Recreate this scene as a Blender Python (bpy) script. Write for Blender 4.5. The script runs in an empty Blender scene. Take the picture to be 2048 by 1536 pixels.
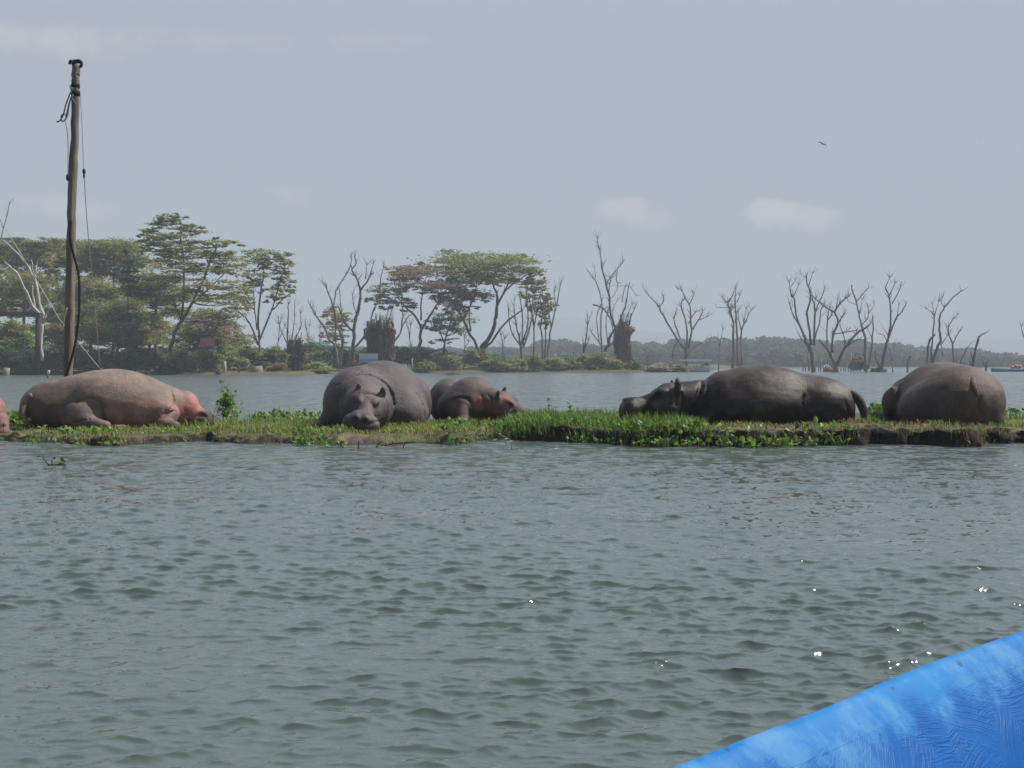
import bpy, math, random
import numpy as np
from mathutils import Vector, Matrix
R = math.radians
scn = bpy.context.scene
COL = scn.collection
rng = np.random.default_rng(7)
random.seed(7)

# ------------------------------------------------------------------ camera
H, F, HY = 1.2, 2560.0, 729.0            # eye height, focal length in px of the 2048 frame, horizon row
PITCH = math.atan((768 - HY) / F)
cam_d = bpy.data.cameras.new("camera")
cam_d.sensor_width = 36; cam_d.sensor_fit = 'HORIZONTAL'; cam_d.lens = 36 * F / 2048
cam_d.clip_start = 0.05; cam_d.clip_end = 12000
cam = bpy.data.objects.new("camera", cam_d); COL.objects.link(cam)
cam.location = (0, 0, H); cam.rotation_euler = (R(90) - PITCH, 0, 0)
scn.camera = cam

# ------------------------------------------------------------------ light, sky, exposure
SUN_EL, SUN_AZ = R(51), R(75)            # azimuth from +Y (view direction) towards +X
sd = Vector((math.cos(SUN_EL) * math.sin(SUN_AZ), math.cos(SUN_EL) * math.cos(SUN_AZ), math.sin(SUN_EL)))
sun_d = bpy.data.lights.new("sun", 'SUN'); sun_d.energy = 5.0; sun_d.angle = R(0.53); sun_d.color = (1, 0.94, 0.86)
sun = bpy.data.objects.new("sun", sun_d); COL.objects.link(sun)
sun.rotation_euler = sd.to_track_quat('Z', 'Y').to_euler(); sun.location = sd * 60
scn.view_settings.view_transform = 'Standard'; scn.view_settings.look = 'None'
scn.view_settings.exposure = 0.25; scn.view_settings.gamma = 1
scn.cycles.use_denoising = True
scn.cycles.max_bounces = 5; scn.cycles.diffuse_bounces = 2; scn.cycles.glossy_bounces = 2
scn.cycles.transmission_bounces = 2; scn.cycles.transparent_max_bounces = 4; scn.cycles.volume_bounces = 0
scn.cycles.caustics_reflective = False; scn.cycles.caustics_refractive = False

class NT:
    """tiny node helper"""
    def __init__(s, tree): s.t = tree; s.n = tree.nodes; s.l = tree.links
    def new(s, typ, **kw):
        n = s.n.new(typ)
        for k, v in kw.items(): setattr(n, k, v)
        return n
    def put(s, sock, v):
        if v is None: return
        if hasattr(v, 'is_output') or isinstance(v, bpy.types.NodeSocket): s.l.new(v, sock)
        else: sock.default_value = v
    def math(s, op, a, b=None, c=None, clamp=False):
        n = s.new('ShaderNodeMath', operation=op); n.use_clamp = clamp
        for i, v in enumerate((a, b, c)):
            if v is not None: s.put(n.inputs[i], v)
        return n.outputs[0]
    def vmath(s, op, a, b=None, scale=None):
        n = s.new('ShaderNodeVectorMath', operation=op)
        s.put(n.inputs[0], a)
        if b is not None: s.put(n.inputs[1], b)
        if scale is not None: s.put(n.inputs['Scale'], scale)
        return n.outputs['Value'] if op in ('LENGTH', 'DOT_PRODUCT') else n.outputs[0]
    def mix(s, fac, a, b, blend='MIX'):
        n = s.new('ShaderNodeMix', data_type='RGBA', blend_type=blend)
        s.put(n.inputs[0], fac); s.put(n.inputs[6], a); s.put(n.inputs[7], b)
        return n.outputs[2]
    def noise(s, vec=None, scale=5, detail=4, rough=0.55, dist=0.0):
        n = s.new('ShaderNodeTexNoise')
        if vec is not None: s.l.new(vec, n.inputs['Vector'])
        n.inputs['Scale'].default_value = scale; n.inputs['Detail'].default_value = detail
        n.inputs['Roughness'].default_value = rough; n.inputs['Distortion'].default_value = dist
        return n
    def ramp(s, fac, stops):
        n = s.new('ShaderNodeValToRGB'); e = n.color_ramp.elements
        while len(e) < len(stops): e.new(0.5)
        for q, (p, c) in zip(e, stops):
            q.position = p; q.color = (c[0], c[1], c[2], 1) if hasattr(c, '__len__') else (c, c, c, 1)
        s.put(n.inputs[0], fac); return n.outputs[0]
    def mapping(s, vec, scale=(1, 1, 1), loc=(0, 0, 0)):
        n = s.new('ShaderNodeMapping'); s.l.new(vec, n.inputs[0])
        n.inputs['Scale'].default_value = scale; n.inputs['Location'].default_value = loc
        return n.outputs[0]

world = bpy.data.worlds.new("World"); scn.world = world; world.use_nodes = True
w = NT(world.node_tree); w.n.clear()
sky = w.new('ShaderNodeTexSky', sky_type='NISHITA'); sky.sun_disc = False
sky.sun_elevation = SUN_EL; sky.sun_rotation = SUN_AZ
sky.altitude = 1800; sky.air_density = 1.0; sky.dust_density = 2.0; sky.ozone_density = 1.5
tc = w.new('ShaderNodeTexCoord').outputs['Generated']
sep = w.new('ShaderNodeSeparateXYZ'); w.l.new(tc, sep.inputs[0])
az = w.math('ARCTAN2', sep.outputs[0], sep.outputs[1]); el = w.math('ARCSINE', sep.outputs[2])
cn = w.noise(tc, 26, 5, 0.55); cn2 = w.noise(tc, 70, 4, 0.55)
wob = w.math('ADD', w.math('MULTIPLY', w.math('SUBTRACT', cn.outputs[0], 0.5), 3.4), w.math('MULTIPLY', w.math('SUBTRACT', cn2.outputs[0], 0.5), 2.2))
cloud = None
for (px, py, hw, hh, strength, soft) in [(130, 74, 190, 22, .50, 0.9), (400, 76, 170, 14, .25, 1.0), (760, 80, 120, 14, .22, 1.0), (90, 402, 62, 20, .42, .7),
                                         (175, 414, 60, 12, .30, .8), (570, 388, 60, 15, .30, .8), (1250, 416, 62, 22, .50, .6), (1310, 428, 50, 16, .30, .8),
                                         (1555, 420, 62, 22, .62, .5), (1635, 430, 42, 17, .5, .6), (1480, 1, 600, 30, .06, 1.2)]:
    a0 = math.atan((px - 1024) / F); e0 = math.atan((HY - py) / F * math.cos(a0))
    du = w.math('DIVIDE', w.math('SUBTRACT', az, a0), hw / F)
    dv = w.math('DIVIDE', w.math('SUBTRACT', el, e0), hh / F)
    dvs = w.math('MULTIPLY', dv, w.math('MULTIPLY_ADD', w.math('GREATER_THAN', dv, 0.0), 0.55, 0.55))
    rr = w.math('ADD', w.math('MULTIPLY', du, du), w.math('MULTIPLY', dvs, dvs))
    v = w.math('ADD', w.math('SUBTRACT', 1.0, rr), wob)
    m = w.new('ShaderNodeMapRange', interpolation_type='SMOOTHSTEP'); w.put(m.inputs[0], v)
    m.inputs[1].default_value = -0.45 * soft; m.inputs[2].default_value = 1.75 * soft
    m.inputs[3].default_value = 0; m.inputs[4].default_value = strength
    cloud = m.outputs[0] if cloud is None else w.math('MAXIMUM', cloud, m.outputs[0])
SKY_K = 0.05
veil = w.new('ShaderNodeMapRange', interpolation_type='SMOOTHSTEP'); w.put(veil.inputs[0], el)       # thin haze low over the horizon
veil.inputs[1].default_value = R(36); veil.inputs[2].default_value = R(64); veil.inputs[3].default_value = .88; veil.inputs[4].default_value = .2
blue = w.new('ShaderNodeMapRange', interpolation_type='SMOOTHSTEP'); w.put(blue.inputs[0], el); blue.inputs[1].default_value = R(14); blue.inputs[2].default_value = R(27)  # sky above the frame made brighter and bluer to lift the water's reflections
side = w.new('ShaderNodeMapRange', interpolation_type='SMOOTHSTEP'); w.put(side.inputs[0], w.math('COSINE', w.math('SUBTRACT', az, R(20))))   # unseen sky behind the camera is dimmed to cut fill light
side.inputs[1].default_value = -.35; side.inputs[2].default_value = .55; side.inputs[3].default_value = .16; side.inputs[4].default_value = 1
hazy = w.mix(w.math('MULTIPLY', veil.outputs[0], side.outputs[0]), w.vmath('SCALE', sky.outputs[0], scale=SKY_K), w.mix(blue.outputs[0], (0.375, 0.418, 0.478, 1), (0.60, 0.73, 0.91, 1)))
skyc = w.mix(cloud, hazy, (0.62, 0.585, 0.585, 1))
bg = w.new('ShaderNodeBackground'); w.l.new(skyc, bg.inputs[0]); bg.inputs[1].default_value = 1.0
wo = w.new('ShaderNodeOutputWorld'); w.l.new(bg.outputs[0], wo.inputs[0])

# ------------------------------------------------------------------ pixel -> place
cp, sp = math.cos(PITCH), math.sin(PITCH)
def ray(px, py):
    X, Y = (px - 1024) / F, (768 - py) / F
    return np.array([X, cp + Y * sp, -sp + Y * cp])
def P(px, py, D):
    d = ray(px, py); return np.array([0, 0, H]) + d * (D / d[1])
def PZ(px, py, z=0.0):
    d = ray(px, py); return np.array([0, 0, H]) + d * ((z - H) / d[2])
def S(D): return F / D                   # px per metre at distance D

def fbm(x, y, f=1.0, oct=4, seed=0):
    """cheap smooth noise, about -1..1"""
    o = 0; a = 1; tot = 0
    for k in range(oct):
        r = np.random.default_rng(seed * 31 + k)
        th = r.uniform(0, 6.28, 5); ph = r.uniform(0, 6.28, 5); fr = f * (2 ** k) * r.uniform(.7, 1.3, 5)
        for t, p_, q in zip(th, ph, fr):
            o = o + a * np.sin((x * math.cos(t) + y * math.sin(t)) * q * 2 + p_) * .45
        tot += a; a *= .55
    return o / tot

# ------------------------------------------------------------------ object helpers
ORG = {}
def tag(o, label=None, cat=None, group=None, kind=None):
    if label: o['label'] = label
    if cat: o['category'] = cat
    if group: o['group'] = group
    if kind: o['kind'] = kind
    return o
def root(name, loc, label, cat, group=None):
    o = bpy.data.objects.new(name, None); COL.objects.link(o)
    o.location = tuple(map(float, loc)); o.empty_display_size = .2
    ORG[o.name] = np.array(loc, float)
    return tag(o, label, cat, group)
def put_mesh(name, me, parent=None, base=None, mat=None):
    o = bpy.data.objects.new(name, me); COL.objects.link(o)
    if parent is not None:
        o.parent = parent; org = ORG[parent.name]; ORG[o.name] = org
    else:
        org = np.zeros(3) if base is None else np.array(base, float)
        o.location = tuple(org); ORG[o.name] = org
    n = len(me.vertices); co = np.empty(n * 3, np.float32); me.vertices.foreach_get('co', co)
    co = (co.reshape(-1, 3) - org).astype(np.float32); me.vertices.foreach_set('co', co.ravel())
    if mat: me.materials.append(mat)
    me.update()
    return o
def np_mesh(name, V, faces, smooth=True, vcol=None, fcol=None):
    """V (n,3); faces (m,k) int array"""
    me = bpy.data.meshes.new(name); V = np.asarray(V, np.float32); faces = np.asarray(faces, np.int32)
    m, k = faces.shape
    me.vertices.add(len(V)); me.vertices.foreach_set('co', V.ravel())
    me.loops.add(m * k); me.loops.foreach_set('vertex_index', faces.ravel())
    me.polygons.add(m); me.polygons.foreach_set('loop_start', np.arange(0, m * k, k, dtype=np.int32))
    me.polygons.foreach_set('use_smooth', np.full(m, smooth))
    me.update(calc_edges=True)
    if vcol is not None:
        a = me.attributes.new('Col', 'FLOAT_COLOR', 'POINT'); c = np.ones((len(V), 4), np.float32); c[:, :3] = vcol
        a.data.foreach_set('color', c.ravel())
    if fcol is not None:
        a = me.attributes.new('Col', 'FLOAT_COLOR', 'FACE'); c = np.ones((m, 4), np.float32); c[:, :3] = fcol
        a.data.foreach_set('color', c.ravel())
    return me
def quads_obj(name, Q, col, mat, parent=None, base=None):
    Q = np.asarray(Q, np.float32); n = len(Q)
    me = np_mesh(name, Q.reshape(-1, 3), np.arange(n * 4).reshape(n, 4), False, fcol=col)
    return put_mesh(name, me, parent, base, mat)

class MB:
    def __init__(s): s.v = []; s.f = []; s.c = []; s.flat = set()
    def tube(s, pts, rad, seg=6, col=(.2, .2, .2), cap=True, flat=1.0):
        pts = [np.array(p, float) for p in pts]; n = len(pts)
        rad = list(rad) if hasattr(rad, '__len__') else [rad] * n
        i0 = len(s.v); ref = np.array([0.31, 0.95, 0.05])
        for i in range(n):
            t = pts[min(i + 1, n - 1)] - pts[max(i - 1, 0)]; t /= (np.linalg.norm(t) + 1e-9)
            a = np.cross(t, ref); L = np.linalg.norm(a)
            if L < .15: a = np.cross(t, np.array([1, 0, .1])); L = np.linalg.norm(a)
            a /= L; b = np.cross(t, a)
            for k in range(seg):
                th = 2 * math.pi * k / seg
                s.v.append(pts[i] + rad[i] * (math.cos(th) * a + flat * math.sin(th) * b))
        for i in range(n - 1):
            for k in range(seg):
                k2 = (k + 1) % seg
                s.f.append((i0 + i * seg + k, i0 + i * seg + k2, i0 + (i + 1) * seg + k2, i0 + (i + 1) * seg + k)); s.c.append(col)
        if cap:
            for i in (0, n - 1):
                s.f.append(tuple(i0 + i * seg + k for k in (range(seg) if i else range(seg - 1, -1, -1)))); s.c.append(col)
    def box(s, c, size, rz=0.0, col=(.3, .3, .3), ry=0.0):
        c = np.array(c, float); h = np.array(size, float) / 2
        M = np.array(Matrix.Rotation(rz, 3, 'Z') @ Matrix.Rotation(ry, 3, 'Y'))
        i0 = len(s.v)
        for x in (-1, 1):
            for y in (-1, 1):
                for z in (-1, 1): s.v.append(c + M @ (h * (x, y, z)))
        for f in ((0, 1, 3, 2), (4, 6, 7, 5), (0, 4, 5, 1), (2, 3, 7, 6), (0, 2, 6, 4), (1, 5, 7, 3)):
            s.flat.add(len(s.f)); s.f.append(tuple(i0 + k for k in f)); s.c.append(col)
    def ell(s, c, r, col=(.3, .3, .3), nu=10, nv=7, rot=None):
        c = np.array(c, float); r = np.array(r, float) * np.ones(3); i0 = len(s.v)
        M = np.eye(3) if rot is None else np.array(rot)
        for j in range(nv + 1):
            ph = math.pi * j / nv
            for i in range(nu):
                th = 2 * math.pi * i / nu
                s.v.append(c + M @ (r * (math.sin(ph) * math.cos(th), math.sin(ph) * math.sin(th), math.cos(ph))))
        for j in range(nv):
            for i in range(nu):
                i2 = (i + 1) % nu
                s.f.append((i0 + j * nu + i, i0 + (j + 1) * nu + i, i0 + (j + 1) * nu + i2, i0 + j * nu + i2)); s.c.append(col)
    def quad(s, a, b, c, d, col):
        i0 = len(s.v); s.v += [np.array(q, float) for q in (a, b, c, d)]; s.f.append((i0, i0 + 1, i0 + 2, i0 + 3)); s.c.append(col)
    def build(s, name, mat, parent=None, base=None, smooth=True):
        me = bpy.data.meshes.new(name); me.from_pydata([tuple(map(float, v)) for v in s.v], [], s.f)
        me.polygons.foreach_set('use_smooth', [smooth and k not in s.flat for k in range(len(s.f))])
        a = me.attributes.new('Col', 'FLOAT_COLOR', 'FACE'); c = np.ones((len(s.f), 4), np.float32); c[:, :3] = np.array(s.c)[:, :3]
        a.data.foreach_set('color', c.ravel())
        return put_mesh(name, me, parent, base, mat)

# ------------------------------------------------------------------ materials
def mat_vcol(name, rough=.7, spec=.3, trans=0.0, nscale=0, namp=0.0, bump=0.0, bscale=20, stretch=(1, 1, 1)):
    m = bpy.data.materials.new(name); m.use_nodes = True; t = NT(m.node_tree); t.n.clear()
    at = t.new('ShaderNodeAttribute', attribute_name='Col'); c = at.outputs['Color']
    pos = t.new('ShaderNodeNewGeometry').outputs['Position']
    pos = t.mapping(pos, stretch)
    if namp:
        nz = t.noise(pos, nscale, 5, .6)
        f = t.math('MULTIPLY_ADD', t.math('SUBTRACT', nz.outputs[0], .5), namp * 2, 1.0)
        c = t.vmath('SCALE', c, scale=f)
    p = t.new('ShaderNodeBsdfPrincipled'); t.put(p.inputs['Base Color'], c)
    p.inputs['Roughness'].default_value = rough; p.inputs['Specular IOR Level'].default_value = spec
    if bump:
        nb = t.noise(pos, bscale, 4, .6); b = t.new('ShaderNodeBump'); b.inputs['Strength'].default_value = bump
        b.inputs['Distance'].default_value = .03; t.l.new(nb.outputs[0], b.inputs['Height']); t.l.new(b.outputs[0], p.inputs['Normal'])
    out = t.new('ShaderNodeOutputMaterial'); sh = p.outputs[0]
    if trans:
        tr = t.new('ShaderNodeBsdfTranslucent'); t.put(tr.inputs[0], c)
        mx = t.new('ShaderNodeMixShader'); mx.inputs[0].default_value = trans
        t.l.new(sh, mx.inputs[1]); t.l.new(tr.outputs[0], mx.inputs[2]); sh = mx.outputs[0]
    t.l.new(sh, out.inputs[0])
    return m
M_leaf = mat_vcol('tree_leaf', .6, .25, .55)
M_blade = mat_vcol('grass_blade', .5, .35, .35)
M_hyac = mat_vcol('water_plant_leaf', .5, .35, .35)
M_bark = mat_vcol('bark', .85, .2, 0, 1.2, .45, .6, 5, (1, 1, .35))
M_wood = mat_vcol('weathered_wood', .85, .2, 0, 9, .75, .7, 30, (1, 1, .12))
M_plain = mat_vcol('painted', .45, .4, 0, 3, .12)
M_feather = mat_vcol('feather', .6, .3)
M_rope = mat_vcol('rope', .8, .2)
M_vine = mat_vcol('dry_vine', .85, .1, .15)

# ================================================================== SETTING
# ---- water
def build_water():
    ang = np.concatenate([np.linspace(-180, -40, 30), np.linspace(-36, -29, 6), np.arange(-27.5, 27.51, .06), np.linspace(29, 36, 6), np.linspace(40, 180, 30)[:-1]])
    ang = np.radians(ang)
    inv = np.arange(1536 / 3.0, 1536 / 60.0, -.45)
    rad = np.concatenate([[.4, .9, 1.5, 2.1, 2.6], 1536 / inv, np.geomspace(62, 4000, 46)])
    nr, na = len(rad), len(ang)
    dr = np.gradient(rad)
    RR, AA = np.meshgrid(rad, ang, indexing='ij'); DR = np.repeat(dr[:, None], na, 1)
    X = RR * np.sin(AA); Y = RR * np.cos(AA); Z = np.zeros_like(X)
    fade = np.clip((R(27.4) - np.abs(AA)) / R(1.2), 0, 1) * np.clip((RR - 2.4) / .8, 0, 1) * np.clip((58 - RR) / 15, 0, 1)
    spacing = np.maximum(DR, RR * R(.06))
    r = np.random.default_rng(3); K = 96
    lam = np.geomspace(.06, 1.5, K); slope_tot = .225
    th = R(-84) + r.normal(0, R(34), K); ph = r.uniform(0, 6.28, K)
    wgt = np.exp(-((np.log(lam) - math.log(.15)) / .8) ** 2); wgt /= math.sqrt((wgt ** 2).sum())
    DX = np.zeros_like(X); DY = np.zeros_like(X); got = np.zeros_like(X)
    gust = 1 + .3 * fbm(X, Y, .09, 3, 5) + .45 * fbm(X, Y, .55, 3, 6)
    for i in range(K):
        k = 2 * math.pi / lam[i]; a = slope_tot * wgt[i] * 1.414 / k
        m = np.clip((lam[i] / spacing - 1.8) / 1.6, 0, 1) * fade
        cx, cy = math.cos(th[i]), math.sin(th[i])
        phs = k * (cx * X + cy * Y) + ph[i] + .9 * np.sin(.8 * X * cy - .8 * Y * cx + i)
        phs = phs - .7 * np.cos(phs)                       # steeper towards the viewer, as wind-driven ripples are
        sn, cs = np.sin(phs), np.cos(phs)
        Z += a * m * cs * gust; q = 1.1 * a * m
        DX -= q * cx * sn; DY -= q * cy * sn
        got += (wgt[i] ** 2) * m
    X += DX; Y += DY
    rip = np.sqrt(np.clip(1 - got, 0, 1))
    V = np.stack([X, Y, Z], -1).reshape(-1, 3); V = np.concatenate([V, [[0, 0, 0]]]); c = len(V) - 1
    i = np.arange(nr - 1)[:, None]; j = np.arange(na)[None, :]; j2 = (j + 1) % na
    Fq = np.stack([i * na + j, (i + 1) * na + j, (i + 1) * na + j2, i * na + j2], -1).reshape(-1, 4)[:, ::-1]
    jj = np.arange(na); fan = np.stack([np.full(na, c), jj, (jj + 1) % na, (jj + 1) % na], -1)
    me = bpy.data.meshes.new('water')
    nF = len(Fq); nT = na
    me.vertices.add(len(V)); me.vertices.foreach_set('co', V.astype(np.float32).ravel())
    me.loops.add(nF * 4 + nT * 3)
    me.loops.foreach_set('vertex_index', np.concatenate([Fq.ravel(), fan[:, [0, 2, 1]].ravel()]).astype(np.int32))
    me.polygons.add(nF + nT)
    me.polygons.foreach_set('loop_start', np.concatenate([np.arange(nF) * 4, nF * 4 + np.arange(nT) * 3]).astype(np.int32))
    me.polygons.foreach_set('use_smooth', np.full(nF + nT, True)); me.update(calc_edges=True)
    at = me.attributes.new('rip', 'FLOAT', 'POINT'); at.data.foreach_set('value', np.append(rip.ravel(), 1).astype(np.float32))
    m = bpy.data.materials.new('lake_water'); m.use_nodes = True; t = NT(m.node_tree); t.n.clear()
    g = t.new('ShaderNodeNewGeometry')
    ra = t.new('ShaderNodeAttribute', attribute_name='rip').outputs['Fac']
    n1 = t.noise(t.mapping(g.outputs['Position'], (2.6, 3.6, 1)), 1.0, 3, .6)
    n2 = t.noise(t.mapping(g.outputs['Position'], (13, 19, 1)), 1.0, 2, .6)
    n3 = t.noise(t.mapping(g.outputs['Position'], (.05, .09, 1)), 1.0, 3, .6)
    patch = t.math('MULTIPLY_ADD', n3.outputs[0], 1.3, .35)
    v1 = t.vmath('SCALE', t.vmath('SUBTRACT', n1.outputs['Color'], (.5, .5, .5)), scale=t.math('MULTIPLY', t.math('MULTIPLY', t.math('POWER', ra, 1.0), 2.3), patch))
    v2 = t.vmath('SCALE', t.vmath('SUBTRACT', n2.outputs['Color'], (.5, .5, .5)), scale=t.math('MULTIPLY_ADD', ra, .5, .03))
    v = t.vmath('MULTIPLY', t.vmath('ADD', v1, v2), (1.2, 1.5, 0.0))
    nrm = t.vmath('NORMALIZE', t.vmath('ADD', g.outputs['Normal'], v))
    p = t.new('ShaderNodeBsdfPrincipled'); p.inputs['Base Color'].default_value = (.074, .098, .090, 1)
    t.put(p.inputs['Roughness'], t.math('MULTIPLY_ADD', t.math('POWER', ra, 2.0), .16, .05)); p.inputs['IOR'].default_value = 1.45
    t.l.new(nrm, p.inputs['Normal'])
    o = t.new('ShaderNodeOutputMaterial'); t.l.new(p.outputs[0], o.inputs[0])
    tag(put_mesh('water', me, mat=m), kind='structure')
build_water()

# ---- floating mud and grass bank the animals lie on
EDGE = [(-900, 884), (-300, 884), (-100, 886), (0, 884), (60, 888), (150, 890), (230, 894), (300, 888), (400, 884), (480, 890), (560, 889), (640, 893), (700, 897), (780, 897),
        (850, 893), (930, 890), (960, 884), (1000, 881), (1040, 881), (1100, 884), (1200, 887), (1280, 893), (1400, 894), (1550, 894), (1690, 890), (1750, 889), (1880, 890),
        (1900, 894), (1960, 893), (1980, 887), (2048, 886), (2200, 886), (3000, 888)]
EX = np.array([PZ(a, b)[0] for a, b in EDGE]); EY = np.array([PZ(a, b)[1] for a, b in EDGE])
TOP = [(-900, .08, .8), (0, .08, .8), (200, .11, .5), (350, .12, .4), (600, .12, .8), (700, .12, 1.5), (850, .13, 1.4), (1000, .15, .5), (1100, .22, .3), (1400, .22, .3), (1690, .23, .13), (1880, .24, .12), (1960, .2, .25), (2300, .2, .4)]
TX = np.array([PZ(a, 885)[0] for a, _, _ in TOP]); TZ = np.array([b for _, b, _ in TOP]); TW = np.array([c for _, _, c in TOP])
def edge_y(x): return np.interp(x, EX, EY) + .10 * fbm(x, x * 0, 2.2, 4, 2) + .05 * fbm(x, x * 0, 7, 4, 3)
def back_y(x): return 25.2 + .5 * fbm(x, x * 0, .5, 3, 9)
def sm(a): a = np.clip(a, 0, 1); return a * a * (3 - 2 * a)
def bank_z(x, y):
    t = y - edge_y(x); wd = np.interp(x, TX, TW) * (1 + .5 * fbm(x, x * 0, 3, 3, 14)); zt = np.interp(x, TX, TZ) + .025 * fbm(x, x * 0, 4, 3, 16)
    rise = sm((t + .02) / wd * .95 + .06)
    z = -.12 + (zt + .12) * rise + .022 * fbm(x, y, 2.6, 4, 4) * np.clip(t / .3, 0, 1)
    z = z - .35 * sm((y - back_y(x) + .8) / 1.0)
    return z
def build_bank():
    xs = np.arange(-17, 17.01, .05)
    ts = np.concatenate([[-.3, -.12], np.arange(-.06, .5, .025), np.arange(.5, 2, .07), np.arange(2, 8.3, .2)])
    X, T = np.meshgrid(xs, ts, indexing='ij'); Y = edge_y(X) + T
    Z = bank_z(X, Y)
    # rough soil on the steep faces
    face = np.clip(1 - T / .6, 0, 1)
    Y = Y + face * .09 * fbm(X * 1, Z * 3, 6, 4, 12)
    Z = Z + .035 * fbm(X, Y, 8, 4, 15) * (T > 0) * np.clip(1.3 - T / 1.2, .3, 1)
    slope = np.abs(np.gradient(Z, axis=1) / np.gradient(T, axis=1))
    n = fbm(X, Y, 1.6, 4, 21); n2 = fbm(X, Y, 6, 3, 22)
    soil = np.array([.022, .017, .013]); mud = np.array([.105, .083, .066]); moss = np.array([.085, .095, .03]); straw = np.array([.20, .16, .085])
    a = np.clip(.5 + n * 1.3, 0, 1)[..., None]; c = mud * (1 - a) + moss * a
    b = np.clip((n2 - .15) * 1.6, 0, .7)[..., None]; c = c * (1 - b) + straw * b
    k = np.clip((slope - .25) * 2.4, 0, 1)[..., None]; c = c * (1 - k) + soil * k
    wet = np.clip((.06 - Z) / .06, 0, 1)[..., None]; c = c * (1 - wet) + np.array([.04, .032, .026]) * wet
    nx, nt = X.shape; i = np.arange(nx - 1)[:, None]; j = np.arange(nt - 1)[None]
    Fq = np.stack([i * nt + j, (i + 1) * nt + j, (i + 1) * nt + j + 1, i * nt + j + 1], -1).reshape(-1, 4)
    me = np_mesh('bank', np.stack([X, Y, Z], -1).reshape(-1, 3), Fq, True, vcol=c.reshape(-1, 3))
    m = mat_vcol('bank_soil', .85, .25, 0, 18, .5, .9, 26)
    tag(put_mesh('bank', me, mat=m), kind='structure')
build_bank()

# ---- far shore, forest, hills
FRONT = [(-3000, 146), (560, 148), (640, 165), (760, 178), (1000, 190), (1280, 196), (1400, 210), (1480, 420), (2200, 440), (5000, 440)]
def shore_D(px): return np.interp(px, [a for a, _ in FRONT], [b for _, b in FRONT])
def shore_z(x, y):
    px = 1024 + F * x / y
    t = y - shore_D(px) - 2.2 * fbm(x, y, .06, 3, 8)
    return -.6 + .95 * sm(t / 6 + .55) + .8 * sm(t / 160) + .12 * fbm(x, y, .2, 3, 6)
def build_shore():
    pxs = np.linspace(-1600, 3600, 420); ds = np.concatenate([np.arange(136, 330, 1.6), np.geomspace(332, 3900, 60)])
    PX, D = np.meshgrid(pxs, ds, indexing='ij'); X = (PX - 1024) / F * D; Y = D; Z = shore_z(X, Y)
    n = fbm(X, Y, .12, 4, 33)[..., None]; a = np.clip(.5 + n, 0, 1)
    c = np.array([.12, .10, .06]) * (1 - a) + np.array([.075, .085, .035]) * a
    nx, nt = X.shape; i = np.arange(nx - 1)[:, None]; j = np.arange(nt - 1)[None]
    Fq = np.stack([i * nt + j, (i + 1) * nt + j, (i + 1) * nt + j + 1, i * nt + j + 1], -1).reshape(-1, 4)
    me = np_mesh('shore', np.stack([X, Y, Z], -1).reshape(-1, 3), Fq, True, vcol=c.reshape(-1, 3))
    tag(put_mesh('shore', me, mat=mat_vcol('shore_soil', .9, .1, 0, .6, .4)), kind='structure')
build_shore()

def leaf_cards(r, pts, size, flat=.5, aspect=.45):
    """one small bent-free card per point, lying mostly flat"""
    n = len(pts); th = r.uniform(0, 6.28, n); size = size * r.uniform(.6, 1.35, n)
    a = np.stack([np.cos(th), np.sin(th), r.normal(0, .35, n) * flat], -1)
    up = np.stack([r.normal(0, .6, n), r.normal(0, .6, n), np.ones(n) * (1.1 - flat)], -1)
    b = np.cross(up, a); b /= np.linalg.norm(b, axis=1, keepdims=True)
    a = a * size[:, None] * .5; b = b * (size * aspect)[:, None] * .5
    return np.stack([pts - a - .2 * b, pts - b, pts + a + .2 * b, pts + b], 1)
def pad_points(r, c, rad, n, clumps, spread=.28):
    k = max(3, clumps)
    d = r.normal(size=(k, 3)); d /= np.linalg.norm(d, axis=1, keepdims=True)
    d *= r.uniform(.25, 1.12, (k, 1)) ** .5; d[:, 2] = np.where(d[:, 2] < 0, d[:, 2] * .6, d[:, 2]) * r.uniform(.6, 1.5, k)
    id_ = r.integers(0, k, n)
    p = d[id_] + r.normal(0, spread, (n, 3)) * (1, 1, .75)
    return c + p * rad, id_
LC = {'green': (0.218, 0.248, 0.08), 'vine': (0.176, 0.121, 0.084), 'brown': (0.29, 0.225, 0.165), 'olive': (0.277, 0.266, 0.088), 'dark': (0.049, 0.104, 0.041), 'bright': (0.26, 0.36, 0.09), 'teal': (0.088, 0.194, 0.119), 'pale': (0.333, 0.351, 0.15), 'straw': (0.36, 0.3, 0.2), 'mid': (0.26, 0.269, 0.083)}
def crown_quads(r, pads, D, dens=1.0, size=4.2, flat=.5, aspect=.36):
    """pads: (px, py, halfwidth px, halfheight px, colour key, depth offset m)"""
    s = S(D); Qs = []; Cs = []
    for (px, py, hw, hh, key, dd) in pads:
        n = int(dens * ((hw * hh) * 1.45 + hw * 9))
        c = P(px, py, D + dd); rad = np.array([hw, hw * .85, hh * (1.45 if hh < 9 else 1)]) / s
        pts, idc = pad_points(r, c, rad, n, int(hw * max(hh, 6) / 40) + 4)
        Qs.append(leaf_cards(r, pts, size / s, flat, aspect))
        base = np.array(LC[key]); bright = r.uniform(.6, 1.4, idc.max() + 1)[idc] * r.uniform(.7, 1.3, n)
        tint = 1 + r.normal(0, .09, (n, 3)); Cs.append(base * bright[:, None] * tint)
    return np.concatenate(Qs), np.clip(np.concatenate(Cs), .004, .6)

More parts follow.
